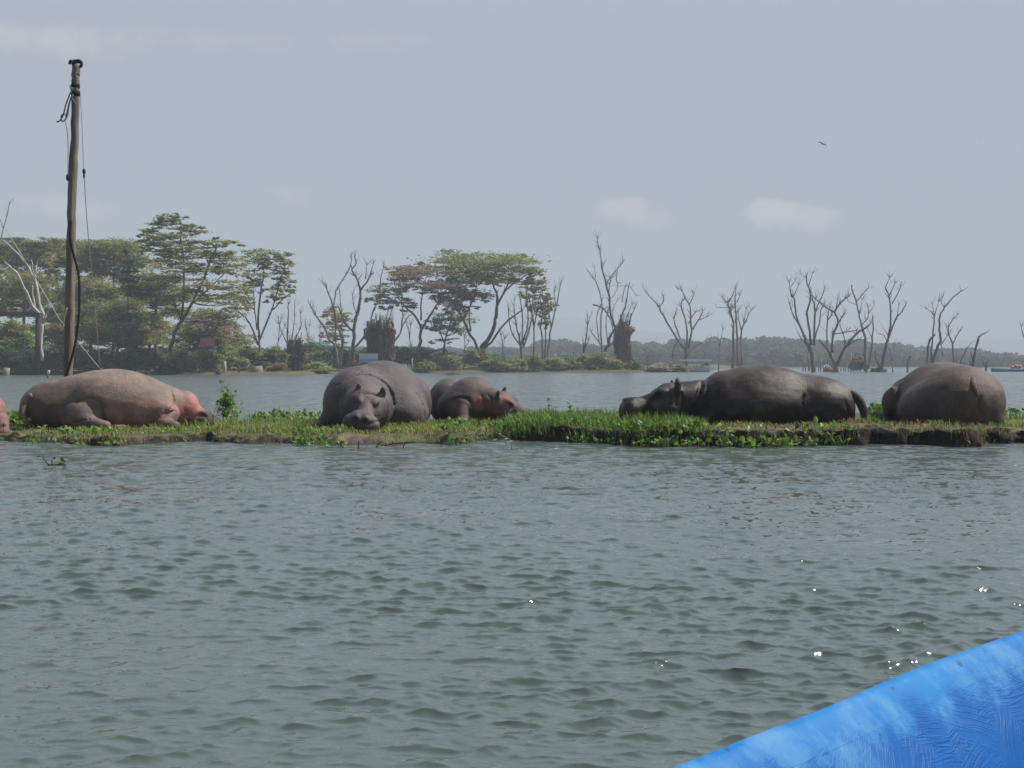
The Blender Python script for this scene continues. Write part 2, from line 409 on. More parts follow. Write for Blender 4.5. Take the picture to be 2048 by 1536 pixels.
def build_forest():
    r = np.random.default_rng(11)
    prof = [(300, 700), (620, 700), (1040, 694), (1090, 684), (1130, 681), (1190, 690), (1255, 676), (1330, 680), (1400, 678), (1470, 676), (1550, 673), (1620, 678), (1700, 682), (1770, 690), (1830, 691), (1900, 698), (2048, 709), (2700, 716)]
    pts = []; siz = []; cc = []
    for row, (D, k) in enumerate([(470, .55), (540, .8), (620, 1.0)]):
        px = 300
        while px < 2600:
            px += r.uniform(12, 34); s = S(D)
            top = np.interp(px, [a for a, _ in prof], [b for _, b in prof])
            zt = P(px, top, D)[2] * k * r.uniform(.82, 1.06); c = P(px, 729, D + r.uniform(-25, 25)); c[2] = zt
            hw = r.uniform(16, 34) / s; hh = r.uniform(.08, .16) * zt + .4
            n = 150
            p, i_ = pad_points(r, c - (0, 0, hh), np.array([hw, hw, hh]), n, 7)
            pts.append(p); b = r.uniform(.7, 1.3)
            cc.append(np.array([.065, .085, .05]) * b * r.uniform(.7, 1.3, (n, 1)))
            m = 110                                    # lower boughs and undergrowth
            q = np.stack([c[0] + r.normal(0, hw * .7, m), c[1] + r.normal(0, hw * .5, m), r.uniform(.3, max(zt - hh, 1), m)], -1)
            pts.append(q); cc.append(np.array([.055, .07, .045]) * b * r.uniform(.6, 1.3, (m, 1)))
    pts = np.concatenate(pts); cc = np.concatenate(cc)
    Q = leaf_cards(r, pts, 2.6, .95, .6)
    tag(quads_obj('forest', Q, cc, M_leaf), kind='stuff')
build_forest()

def build_wood():
    """the closed mass of trees behind the left shore"""
    r = np.random.default_rng(12); pts = []; cc = []
    prof = [(-400, 492), (0, 494), (120, 500), (270, 500), (330, 530), (400, 590), (450, 640), (520, 690), (575, 712)]
    keys = ['green', 'mid', 'olive', 'brown', 'dark']
    for k in range(430):
        px = r.uniform(-400, 575); D = r.uniform(178, 215); top = np.interp(px, [a for a, _ in prof], [b for _, b in prof])
        py = r.uniform(top + 8, 735); s = S(D); hw = r.uniform(18, 42); hh = r.uniform(6, 14)
        if px + hw > 560: hw = 12
        p, i_ = pad_points(r, P(px, py, D), np.array([hw, hw, hh]) / s, 330, 6); p[:, 2] = np.maximum(p[:, 2], .4); pts.append(p)
        cc.append(np.array(LC[keys[r.choice(5, p=(.25, .3, .25, .12, .08))]]) * r.uniform(.6, 1.2) * r.uniform(.6, 1.4, (330, 1)))
    tag(quads_obj('woodland', leaf_cards(r, np.concatenate(pts), .42, .5, .55), np.concatenate(cc), M_leaf), kind='stuff')
build_wood()

def build_undergrowth():
    """the unbroken green band along the far shore"""
    r = np.random.default_rng(13); pts = []; cc = []; keys = ['green', 'teal', 'mid', 'dark', 'olive']
    for k in range(210):
        px = r.uniform(430, 1300); D = shore_D(px) + r.uniform(8, 26); s = S(D); top = np.interp(px, [430, 560, 700, 860, 1000, 1300], [690, 700, 690, 700, 715, 727])
        py = r.uniform(top, 741); hw = r.uniform(8, 24); hh = r.uniform(4, 9)
        p, i_ = pad_points(r, P(px, py, D), np.array([hw, hw, hh]) / s, 150, 5); p[:, 2] = np.maximum(p[:, 2], .3); pts.append(p)
        cc.append(np.array(LC[keys[r.choice(5, p=(.3, .25, .2, .1, .15))]]) * r.uniform(.55, 1.0) * r.uniform(.6, 1.4, (150, 1)))
    tag(quads_obj('undergrowth', leaf_cards(r, np.concatenate(pts), .42, .4, .5), np.concatenate(cc), M_leaf), kind='stuff')
build_undergrowth()

def build_hills():
    def ridge(name, D, prof, seed):
        pxs = np.linspace(prof[0][0], prof[-1][0], 160); dep = np.linspace(-1, 1, 30)
        zt = np.array([P(p_, np.interp(p_, [a for a, _ in prof], [b for _, b in prof]), D)[2] for p_ in pxs])
        A, B = np.meshgrid(pxs, dep, indexing='ij'); X = (A - 1024) / F * D; Y = D + B * 480
        Z = np.maximum(zt[:, None], 0) * (np.cos(B * math.pi / 2) ** .8) * (1 + .12 * fbm(X, Y, .01, 4, seed) * np.abs(B)) - 2
        nx, nt = X.shape; i = np.arange(nx - 1)[:, None]; j = np.arange(nt - 1)[None]
        Fq = np.stack([i * nt + j, (i + 1) * nt + j, (i + 1) * nt + j + 1, i * nt + j + 1], -1).reshape(-1, 4)
        me = np_mesh(name, np.stack([X, Y, Z], -1).reshape(-1, 3), Fq, True, vcol=np.full((X.size, 3), (.045, .06, .035)))
        tag(put_mesh(name, me, mat=mat_vcol('hill_scrub', .9, .1, 0, .02, .5)), kind='structure')
    ridge('hills', 3500, [(500, 729), (700, 715), (960, 690), (1060, 655), (1100, 640), (1140, 631), (1180, 640), (1230, 656), (1330, 664), (1400, 676), (1500, 700), (1650, 728)], 41)
    ridge('hills', 3400, [(1500, 728), (1640, 705), (1760, 690), (1830, 683), (1900, 679), (1980, 677), (2100, 678), (2300, 690), (2700, 725)], 42)
build_hills()

# ---- haze: one box of even, thin air
def build_haze():
    mb = MB(); mb.box((0, 0, 66), (8600, 8600, 138))
    m = bpy.data.materials.new('haze'); m.use_nodes = True; t = NT(m.node_tree); t.n.clear()
    v = t.new('ShaderNodeVolumePrincipled'); v.inputs['Color'].default_value = (.80, .90, 1.0, 1); v.inputs['Density'].default_value = .00085
    v.inputs['Anisotropy'].default_value = .0
    o = t.new('ShaderNodeOutputMaterial'); t.l.new(v.outputs[0], o.inputs['Volume'])
    m.volume_intersection_method = 'FAST' if hasattr(m, 'volume_intersection_method') else None
    tag(mb.build('haze', m, smooth=False), kind='stuff')
try:
    build_haze()
except AttributeError:
    pass

# ================================================================== HIPPOS (signed-distance bodies, one skin each)
def sd_ell(Pt, c, r, rot=None):
    p = Pt - np.asarray(c, np.float32)
    if rot is not None: p = p @ np.asarray(rot, np.float32)
    r = np.asarray(r, np.float32)
    k0 = np.linalg.norm(p / r, axis=-1); k1 = np.linalg.norm(p / (r * r), axis=-1)
    return k0 * (k0 - 1) / np.maximum(k1, 1e-6)
def sd_cone(Pt, a, b, ra, rb):
    a = np.asarray(a, np.float32); b = np.asarray(b, np.float32); ba = b - a
    h = np.clip(((Pt - a) @ ba) / (ba @ ba), 0, 1)
    return np.linalg.norm(Pt - a - h[..., None] * ba, axis=-1) - (ra + (rb - ra) * h)
def smin(a, b, k):
    h = np.clip(.5 + .5 * (b - a) / k, 0, 1); return b * (1 - h) + a * h - k * h * (1 - h)
def ssub(a, b, k): return -smin(-a, b, k)
def nets(Fv, o, h):
    nx, ny, nz = Fv.shape; s = Fv < 0
    cs = (nx - 1, ny - 1, nz - 1); acc = np.zeros(cs + (3,), np.float32); cnt = np.zeros(cs, np.float32)
    def cor(A, d): return A[d[0]:d[0] + cs[0], d[1]:d[1] + cs[1], d[2]:d[2] + cs[2]]
    for ax in range(3):
        for u in (0, 1):
            for v in (0, 1):
                d0 = [0, 0, 0]; oth = [q for q in range(3) if q != ax]; d0[oth[0]] = u; d0[oth[1]] = v
                d1 = list(d0); d1[ax] = 1
                fa, fb = cor(Fv, d0), cor(Fv, d1); x = cor(s, d0) != cor(s, d1)
                t = np.where(x, fa / np.where(x, fa - fb, 1), 0)
                for q in range(3): acc[..., q] += np.where(x, d0[q] + (t if q == ax else 0), 0)
                cnt += x
    m = cnt > 0; idx = np.full(cs, -1, np.int64); idx[m] = np.arange(m.sum())
    V = (acc[m] / cnt[m][:, None] + np.argwhere(m)) * h + o
    faces = []
    for ax in range(3):
        sl0 = [slice(1, -1)] * 3; sl1 = [slice(1, -1)] * 3; sl0[ax] = slice(0, -1); sl1[ax] = slice(1, None)
        a, b = s[tuple(sl0)], s[tuple(sl1)]; e = np.argwhere(a != b); inside = a[a != b]
        off = np.array([1, 1, 1]); off[ax] = 0; e = e + off
        o1, o2 = (ax + 1) % 3, (ax + 2) % 3
        d1 = np.zeros(3, int); d1[o1] = 1; d2 = np.zeros(3, int); d2[o2] = 1
        ok = np.all(e < np.array(cs), axis=1); e = e[ok]; inside = inside[ok]
        q = np.stack([idx[tuple((e - d1 - d2).T)], idx[tuple((e - d2).T)], idx[tuple(e.T)], idx[tuple((e - d1).T)]], -1)
        q[~inside] = q[~inside][:, ::-1]; faces.append(q)
    return V, np.concatenate(faces)

def spline(pts, sub=4):
    pts = [np.array(p, float) for p in pts]
    if len(pts) < 3 or sub < 2: return pts
    out = []
    for i in range(len(pts) - 1):
        p0 = pts[max(i - 1, 0)]; p1 = pts[i]; p2 = pts[i + 1]; p3 = pts[min(i + 2, len(pts) - 1)]
        for q in range(sub):
            t = q / sub
            out.append(.5 * ((2 * p1) + (-p0 + p2) * t + (2 * p0 - 5 * p1 + 4 * p2 - p3) * t * t + (-p0 + 3 * p1 - 3 * p2 + p3) * t ** 3))
    out.append(pts[-1]); return out

def head_prims(yaw, pitch, roll, sc, o, ear=1.0, muzzle=1.0, bridge=1.0):
    """hippo head: +x muzzle, +y its left, +z crown. Returns (list of add prims, list of cuts, matrix)."""
    M = np.array(Matrix.Rotation(yaw, 3, 'Z') @ Matrix.Rotation(pitch, 3, 'Y') @ Matrix.Rotation(roll, 3, 'X'))
    def T(p): return np.asarray(o) + M @ (np.array(p, float) * sc)
    E, C = [], []
    def e(c, r, k=.07): E.append(('e', T(c), np.array(r) * sc, M, k * sc))
    def cone(a, b, ra, rb, k=.06): E.append(('c', T(a), T(b), ra * sc, rb * sc, k * sc))
    e((.05, 0, -.02), (.27, .21, .21)); e((.27, 0, -.02), (.27, .155 * bridge, .16)); e((.48, 0, -.06), (.28, .145 * bridge, .135 * bridge))
    e((.64, 0, -.09), (.20, .24 * muzzle, .17), .08)
    for s in (-1, 1):
        e((.69, s * .155 * muzzle, -.14), (.14, .13, .17), .05); e((.63, s * .11, .015), (.13, .08, .075), .05)
        e((.74, s * .075, .045), (.055, .05, .045), .03)
        e((.20, s * .14, .125), (.10, .055, .06), .06)
        e((.13, s * .16, -.12), (.21, .10, .17), .06)
        e((.235, s * .178, .12), (.035, .022, .028), .012)
        e((-.06, s * .215, .20), (.042, .055 * ear, .115 * ear), .025); e((-.055, s * .19, .15), (.05, .04, .06), .03)
        C.append(('s', T((.80, s * .085, .045)), .034 * sc, .012))
        C.append(('c', T((.30, s * .225, -.10)), T((.72, s * .30 * muzzle, -.20)), .022 * sc, .028 * sc, .02))
    e((.36, 0, -.22), (.36, .155, .10), .04); e((.60, 0, -.26), (.16, .19 * muzzle, .085), .04)
    return E, C, T

SKIN_K = .80
def hippo(origin, D, prims, heads, cuts, label, base, spots, group='hippos lying on the grassy bank', res=.02, kinks=.006, wrinkle=1.0, tail=None, mat=None):
    s = S(D); og = P(origin[0], origin[1], D)
    def W(px, py, dd=0): return P(px, py, D + dd) - og
    lo = np.array([9, 9, 9.]); hi = -lo; L = []
    for p in prims:
        k = (p[-1] if len(p) in (5, 8) and not isinstance(p[-1], tuple) else .10)
        if p[0] == 'e':
            _, c, r, *rest = p; dd = c[2] if len(c) > 2 else 0
            rot = None; k = .1
            for q in rest:
                if isinstance(q, dict): rot = np.array(Matrix.Rotation(q.get('z', 0), 3, 'Z') @ Matrix.Rotation(q.get('y', 0), 3, 'Y') @ Matrix.Rotation(q.get('x', 0), 3, 'X'))
                else: k = q
            c = W(*c); r = np.array(r) / s; L.append(('e', c, r, rot, k)); a, b = c - r.max() * .0 - r, c + r
        else:
            _, a0, b0, ra, rb, *rest = p; k = rest[0] if rest else .06
            A, B = W(*a0), W(*b0); ra, rb = ra / s, rb / s
            L.append(('c', A, B, ra, rb, k)); a = np.minimum(A - ra, B - rb); b = np.maximum(A + ra, B + rb)
        lo = np.minimum(lo, a); hi = np.maximum(hi, b)
    CU = []
    for (o, yaw, pitch, roll, sc, kw) in heads:
        E, C, T = head_prims(yaw, pitch, roll, sc, W(*o), **kw); L += E; CU += C
        tip = T((.85, 0, 0)); 
        for q in (tip, T((0, 0, 0))): lo = np.minimum(lo, q - .42 * sc); hi = np.maximum(hi, q + .42 * sc)
    lo = lo - .06; hi = hi + .06; lo[2] = max(lo[2], -.16)
    ax = [np.arange(lo[q], hi[q] + res, res, dtype=np.float32) for q in range(3)]
    G = np.stack(np.meshgrid(*ax, indexing='ij'), -1)
    def field(X):
        f = None
        for q in L:
            d = sd_ell(X, q[1], q[2], q[3]) if q[0] == 'e' else sd_cone(X, q[1], q[2], q[3], q[4])
            f = d if f is None else smin(f, d, q[-1])
        return f
    f = field(G)
    for c in cuts:                                     # folds: grooves laid along the skin seen from the lake
        rad, path = c[0] / s, c[1]; pp = []
        for (a, b) in spline([np.array(q, float) for q in path], 4):
            ddv = np.linspace(-1.6, 3.2, 160); X = np.array([W(a, b, q) for q in ddv]).astype(np.float32); fv = field(X)
            hit = np.argmax(fv < 0) if (fv < 0).any() else int(np.argmin(fv)); pp.append(X[hit])
        m_ = len(pp)
        for i in range(m_ - 1):
            w0_, w1_ = [rad * max(.35, math.sin(math.pi * min(max(q / (m_ - 1), .08), .92))) for q in (i, i + 1)]
            CU.append(('c', pp[i], pp[i + 1], w0_, w1_, .03))
    for q in CU:
        d = np.linalg.norm(G - q[1].astype(np.float32), axis=-1) - q[2] if q[0] == 's' else sd_cone(G, q[1], q[2], q[3], q[4])
        f = ssub(f, d, q[-1])
    n = fbm(G[..., 0] + .7 * G[..., 1], G[..., 2] + .5 * G[..., 1], 3.2, 4, 51)
    f = f + kinks * n * wrinkle * 1.6
    f = np.maximum(f, -.13 - G[..., 2]).astype(np.float32)
    V, Fq = nets(f, lo, res)
    col = np.tile(np.array(base, float), (len(V), 1))
    for (c, rad, cc, st) in spots:
        q = W(*c); r_ = rad / s; d = np.linalg.norm((V - q) * (1, .45, 1), axis=1) / r_
        m = np.clip(1.25 - d + .22 * fbm(V[:, 0] * 1.0, V[:, 2] + V[:, 1], 5, 3, 61), 0, 1) * st
        col = col * (1 - m[:, None]) + np.array(cc) * m[:, None]
    for hd in heads:                                   # eyes, nostrils and lips are nearly black
        _, _, T = head_prims(hd[1], hd[2], hd[3], hd[4], W(*hd[0]), **hd[5])
        for sg in (-1, 1):
            for (q, rr) in (((.245, sg * .195, .122), .032), ((.80, sg * .085, .045), .045)):
                d = np.linalg.norm(V - T(q), axis=1) / (rr * hd[4]); m = np.clip(1.6 - d, 0, 1)[:, None]; col = col * (1 - m) + np.array([.012, .010, .010]) * m
    # dried mud along the lowest part of the skin and blotches
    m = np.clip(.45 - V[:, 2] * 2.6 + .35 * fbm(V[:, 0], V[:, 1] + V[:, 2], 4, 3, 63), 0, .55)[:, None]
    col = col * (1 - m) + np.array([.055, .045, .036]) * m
    b = SKIN_K * (1 + .26 * fbm(V[:, 0] + V[:, 1], V[:, 2], 1.7, 4, 65) + .10 * fbm(V[:, 0], V[:, 1] + V[:, 2], 9, 3, 66))[:, None]
    col = np.clip(col * b, .01, .8)
    rt = root('hippo', og, label, 'hippo', group)
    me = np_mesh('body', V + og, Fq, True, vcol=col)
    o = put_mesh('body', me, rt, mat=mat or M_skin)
    sm_ = o.modifiers.new('soften', 'SMOOTH'); sm_.factor = .5; sm_.iterations = 2
    if tail:
        mb = MB(); pts = [P(a, b_, D + dd) for (a, b_, dd, r_) in tail]; rad = [r_ / s for *_, r_ in tail]
        mb.tube(spline(pts, 4), np.interp(np.linspace(0, 1, len(spline(pts, 4))), np.linspace(0, 1, len(rad)), rad), 9, tuple(np.array(base) * .75), True, .7)
        mb.build('tail', M_skin, rt)
    return rt, W, og

def skin_mat(name, rough, bump=.5, var=.35, spec=.45):
    m = bpy.data.materials.new(name); m.use_nodes = True; t = NT(m.node_tree); t.n.clear()
    c = t.new('ShaderNodeAttribute', attribute_name='Col').outputs['Color']
    pos = t.new('ShaderNodeNewGeometry').outputs['Position']
    n1 = t.noise(pos, 4.5, 7, .66); n2 = t.noise(pos, 34, 4, .6)
    f = t.math('ADD', t.math('MULTIPLY_ADD', t.math('SUBTRACT', n1.outputs[0], .5), 1.5, 1.0), t.math('MULTIPLY', t.math('SUBTRACT', n2.outputs[0], .5), .5))
    c = t.vmath('SCALE', c, scale=f)
    mud = t.noise(t.mapping(pos, (1, 1, 1.4)), 1.6, 6, .7)                      # dried mud in patches, old scratches, pores
    c = t.mix(t.ramp(mud.outputs[0], [(.54, 0), (.66, .42)]), c, (.115, .092, .072, 1))
    sc = t.noise(t.mapping(pos, (5, 5, 26)), 1.0, 3, .6, .6); sc2 = t.noise(t.mapping(pos, (24, 18, 5)), 1.0, 3, .6, .8)
    c = t.mix(t.ramp(sc.outputs[0], [(.655, 0), (.675, .28), (.70, 0)]), c, (.30, .24, .21, 1))
    c = t.mix(t.ramp(sc2.outputs[0], [(.66, 0), (.68, .30), (.70, 0)]), c, (.02, .015, .014, 1))
    p = t.new('ShaderNodeBsdfPrincipled'); t.l.new(c, p.inputs['Base Color'])
    t.put(p.inputs['Roughness'], t.math('MULTIPLY_ADD', n1.outputs[0], var, rough - var / 2)); p.inputs['Specular IOR Level'].default_value = spec
    vo = t.new('ShaderNodeTexVoronoi', feature='DISTANCE_TO_EDGE'); t.l.new(t.mapping(pos, (1, 1, 1.6)), vo.inputs['Vector']); vo.inputs['Scale'].default_value = 26
    n5 = t.noise(t.mapping(pos, (1, 1, 2.2)), 60, 4, .65); h = t.math('ADD', t.math('MULTIPLY', t.math('MINIMUM', vo.outputs[0], .10), .9), t.math('ADD', t.math('MULTIPLY', n5.outputs[0], .9), t.math('ADD', n2.outputs[0], t.math('MULTIPLY', n1.outputs[0], 2.4))))
    b = t.new('ShaderNodeBump'); b.inputs['Strength'].default_value = bump; b.inputs['Distance'].default_value = .02
    t.l.new(h, b.inputs['Height']); t.l.new(b.outputs[0], p.inputs['Normal'])
    o = t.new('ShaderNodeOutputMaterial'); t.l.new(p.outputs[0], o.inputs[0]); return m
M_skin = skin_mat('hippo_skin', .58, .45, .5, .35); M_wetskin = skin_mat('hippo_skin_wet', .47, .32, .6, .30)

def build_hippos():
    PINK = (.46, .17, .14); DPINK = (.30, .10, .085)
    # --- brown and pink one at the left, flank to us, head to the right
    hippo((235, 858), 21.8, [
        ('e', (222, 806, .55), (126, 80, 70)), ('e', (114, 818, .55), (72, 74, 60), .22), ('e', (300, 818, .55), (64, 66, 54), .14),
        ('c', (325, 812, .6), (366, 812, .72), 42, 33, .10),
        ('e', (165, 834, .02), (46, 30, 36), .05), ('c', (150, 840, -.1), (212, 852, -.22), 17, 10, .05), ('e', (240, 856, -.28), (20, 11, 7), .03),
        ('c', (332, 830, .22), (330, 848, .08), 26, 17, .06), ('c', (330, 850, .06), (350, 852, -.05), 15, 11, .04)],
        [((346, 811, .72), R(6), R(19), R(-8), .94, {'muzzle': .95, 'bridge': 1.4})],
        [(3, [(150, 806), (180, 797), (200, 806), (206, 822), (209, 840)]), (2.2, [(140, 848), (165, 842), (190, 836)]), (2.4, [(318, 838), (336, 826), (350, 822)]), (1.8, [(322, 832), (338, 818), (348, 812)]),
         (2.4, [(392, 834), (402, 829), (412, 834)]), (2, [(340, 776), (347, 800), (349, 822)])],
        'brown hippo with pink belly lying at the left, flank to the viewer', (.255, .188, .155),
        [((305, 838, 0), 50, (.58, .28, .22), .65), ((240, 848, 0), 54, (.48, .27, .21), .5), ((384, 814, .5), 26, (.56, .19, .155), .8), ((390, 786, .5), 9, PINK, .5), ((400, 800, .5), 26, (.42, .2, .165), .5), ((422, 836, .6), 27, (.04, .03, .032), .97), ((426, 818, .7), 16, (.06, .04, .04), .9), ((366, 778, .7), 9, (.3, .08, .07), .7),
         ((85, 825, .4), 70, (.092, .068, .066), .85), ((140, 792, .4), 40, (.22, .155, .13), .5), ((55, 800, .3), 12, (.34, .23, .2), .6), ((170, 845, -.1), 30, (.15, .12, .105), .5)],  # first spot on this line paints shade over the rump
        tail=[(64, 790, .05, 6), (51, 803, .06, 8), (45, 828, -.02, 9), (50, 853, -.06, 6)])
    # --- big grey one facing us, chin on the ground
    hippo((745, 856), 21.6, [
        ('e', (716, 808, .75), (72, 84, 78)), ('e', (765, 800, 1.35), (92, 106, 84), .14), ('e', (802, 808, 2.1), (68, 80, 74), .14),
        ('e', (800, 826, .95), (60, 60, 46), .2),
        ('e', (726, 818, .34), (60, 46, 52), .05), ('e', (730, 815, .12), (50, 40, 42), .05),
        ('c', (672, 822, .6), (646, 846, .45), 25, 13, .05), ('e', (640, 850, .38), (15, 20, 9), .04)],
        [((739, 806, .02), R(-96), R(22), R(-8), .95, {'muzzle': 1.28, 'ear': 1.15})],
        [(2.4, [(688, 764), (714, 751), (748, 753), (776, 774), (787, 806), (786, 840)]), (1.6, [(676, 772), (700, 752), (730, 743), (762, 748)]), (2.2, [(830, 785), (846, 810), (848, 836)]), (1.6, [(690, 792), (684, 812), (690, 834)]), (1.5, [(772, 800), (776, 818), (770, 840)]), (1.3, [(724, 790), (738, 787), (752, 791)]), (1.6, [(700, 845), (735, 848), (768, 838)])],
        'large purplish grey hippo facing the viewer with its chin on the ground', (.118, .094, .102),
        [((713, 786, .0), 10, (.25, .10, .09), .7), ((737, 790, .0), 24, (.19, .15, .14), .6), ((745, 828, -.5), 30, (.18, .145, .135), .5), ((766, 795, .0), 9, (.2, .12, .1), .6), ((850, 815, 1.5), 40, (.115, .085, .082), .5), ((722, 850, -.5), 22, (.085, .068, .066), .5)])
    # --- smaller pink-cheeked one behind it
    hippo((955, 842), 23.4, [
        ('e', (898, 804, 1.2), (44, 66, 50)), ('e', (945, 802, .6), (54, 62, 50), .10), ('e', (930, 815, .5), (56, 56, 40), .12),
        ('c', (968, 806, .35), (1000, 812, .15), 36, 30, .07),
        ('c', (926, 808, .12), (925, 838, -.02), 15, 13, .03), ('e', (924, 841, -.08), (15, 14, 8), .04), ('e', (922, 800, .2), (22, 18, 16), .025)],
        [((1001, 806, .10), R(-14), R(21), R(10), .90, {'ear': 1.0, 'muzzle': 1.1})],
        [(2.2, [(904, 808), (912, 797), (930, 796), (942, 806), (944, 832)]), (1.3, [(962, 790), (968, 806), (964, 826)]), (1.2, [(975, 788), (984, 802), (980, 824)])],
        'smaller dark hippo with pink cheek dozing behind the large grey one', (.105, .078, .072),
        [((958, 806, .0), 18, PINK, .85), ((985, 822, 0), 22, DPINK, .75), ((1008, 800, 0), 15, (.38, .15, .13), .8), ((1022, 815, -.2), 14, PINK, .75), ((925, 820, 0), 22, (.25, .185, .155), .85), ((1052, 824, -.3), 20, (.20, .155, .13), .7)])
    # --- dark wet one, head to the left
    hippo((1540, 847), 21.0, [
        ('e', (1520, 799, .55), (124, 84, 72)), ('e', (1630, 809, .5), (80, 78, 59), .16), ('e', (1444, 801, .55), (46, 72, 60), .08),
        ('e', (1520, 812, .42), (130, 80, 50), .12),
        ('c', (1402, 801, .5), (1338, 797, .35), 43, 32, .025), ('e', (1656, 818, .22), (54, 34, 40), .08), ('c', (1690, 835, .25), (1650, 850, .1), 20, 12, .06),
        ('c', (1425, 830, .2), (1395, 850, .1), 22, 14, .06)],
        [((1345, 800, .30), R(184), R(4), R(4), 1.07, {'ear': 1.15, 'muzzle': 1.08})],
        [(4, [(1406, 747), (1402, 770), (1394, 800), (1384, 830)]), (1.5, [(1608, 790), (1604, 802), (1606, 820), (1604, 838)]), (2.2, [(1347, 766), (1353, 790), (1352, 812)]), (2.0, [(1357, 768), (1363, 792), (1362, 816)]), (1.6, [(1337, 772), (1342, 794), (1340, 810)]),
         (2.0, [(1690, 800), (1696, 820), (1700, 842)])],
        'long dark wet hippo lying flank on with its head to the left', (.026, .0175, .0165),
        [((1470, 745, .4), 60, (.085, .058, .050), .75), ((1560, 738, .5), 60, (.078, .054, .047), .7), ((1688, 776, .3), 26, (.22, .18, .155), .6), ((1640, 800, .1), 36, (.07, .053, .047), .5), ((1345, 780, .1), 22, (.13, .10, .09), .6), ((1330, 757, .2), 9, (.2, .13, .115), .6), ((1312, 810, 0), 10, (.24, .19, .165), .6), ((1630, 760, .2), 24, (.10, .078, .07), .6)],  # first two spots paint the sunlit top lighter than the shaded flank
        tail=[(1700, 788, .30, 9), (1716, 798, .20, 10), (1726, 820, .14, 8.5), (1728, 843, .10, 5)], mat=M_wetskin)
    # --- brown one at the right end, rump to us
    hippo((1885, 850), 20.6, [
        ('e', (1922, 806, .4), (86, 90, 78)), ('e', (1885, 799, 1.1), (92, 106, 80), .14), ('e', (1822, 815, 1.35), (54, 66, 64), .08),
        ('e', (1872, 820, .5), (76, 72, 52), .3), ('c', (1950, 832, .1), (1985, 846, .1), 30, 22, .12), ('c', (1815, 800, 1.3), (1800, 806, 1.25), 46, 38, .03),
        ('e', (1972, 800, .0), (24, 30, 30), .08)],
        [((1805, 800, 1.25), R(150), R(46), R(0), .84, {})],
        [(2.6, [(1800, 772), (1796, 792), (1798, 820)]), (3, [(1962, 792), (1956, 812), (1966, 834)])],
        'round brown hippo lying rump to the viewer at the right end', (.112, .074, .058),
        [((1960, 800, .0), 40, (.17, .125, .098), .6), ((1997, 815, .2), 26, (.24, .165, .125), .6), ((1890, 735, .8), 40, (.18, .14, .125), .5), ((1797, 768, 1.0), 9, (.36, .27, .22), .6), ((1850, 820, .0), 50, (.075, .057, .054), .6)],
        tail=[(1945, 756, -.10, 6), (1946, 768, -.20, 8), (1949, 781, -.26, 7.5), (1953, 794, -.29, 5)])
    # --- the one cut by the left edge
    hippo((-60, 868), 21.0, [
        ('e', (-52, 828, .4), (62, 74, 56)), ('e', (-150, 818, .5), (104, 80, 68), .14), ('c', (-290, 820, .5), (-230, 815, .5), 36, 44, .08),
        ('c', (2, 840, .0), (6, 862, -.1), 15, 12, .05), ('e', (10, 866, -.15), (16, 14, 8), .03), ('c', (-190, 850, .0), (-150, 862, -.2), 20, 14, .05)],
        [((-285, 818, .5), R(180), R(14), 0, .75, {})], [],
        'pinkish hippo of which only the rump shows at the left edge', (.32, .18, .15), [((0, 820, 0), 40, (.42, .2, .165), .7), ((-150, 800, .3), 80, (.19, .135, .115), .8)],
        tail=[(-30, 790, -.1, 6), (-34, 812, -.22, 7), (-32, 836, -.25, 5)])
build_hippos()

# ================================================================== PLANTS ON THE BANK
GC = {'green': (.17, .285, .045), 'lush': (.115, .245, .038), 'yellow': (.28, .30, .06), 'straw': (.34, .25, .13), 'deep': (.038, .075, .02)}
def place_zone(r, n, x0, x1, y0, y1, zguess=.15, dens=None):
    px = r.uniform(x0, x1, n); py = r.uniform(y0, y1, n)
    pts = np.array([PZ(a, b, zguess) for a, b in zip(px, py)])
    pts[:, 2] = bank_z(pts[:, 0], pts[:, 1])
    keep = (pts[:, 2] > .0); e_ = np.minimum(px - x0, x1 - px) / (.09 * (x1 - x0)); keep &= e_ > r.uniform(-.1, 1, n) * r.uniform(.3, 1, n)
    if dens is not None:
        nz = fbm(pts[:, 0], pts[:, 1], dens, 3, 71); keep &= nz > r.uniform(-.4, .45, n)
    return pts[keep], px[keep], py[keep]
def blades(r, pts, h, w, col, bend=.5, droop=False):
    n = len(pts); az_ = r.uniform(0, 6.28, n); L = np.stack([np.cos(az_), np.sin(az_), np.zeros(n)], -1)
    sd_ = np.stack([-np.sin(az_ + r.normal(0, .6, n)), np.cos(az_), np.zeros(n)], -1)
    bd = r.uniform(.1, 1.0, n) * bend
    def at(s): return pts + L * (h * bd * s * s)[:, None] + np.array([0, 0, 1.]) * (h * s * (1 - .35 * bd * s) * (-1 if droop else 1))[:, None]
    q = []; ww = w * r.uniform(.7, 1.3, n)
    lev = [at(np.full(n, t)) for t in (0, .55, 1)]; wd = [ww, ww * .85, ww * .12]
    for i in range(2):
        a = sd_ * (wd[i] * .5)[:, None]; b = sd_ * (wd[i + 1] * .5)[:, None]
        q.append(np.stack([lev[i] - a, lev[i] + a, lev[i + 1] + b, lev[i + 1] - b], 1))
    return np.concatenate(q), np.concatenate([col, col])
def pick_cols(r, n, keys, pw):
    k = r.choice(len(keys), n, p=np.array(pw) / sum(pw)); c = np.array([GC[q] for q in keys])[k]
    return c * r.uniform(.6, 1.4, (n, 1)) * (1 + r.normal(0, .08, (n, 3)))
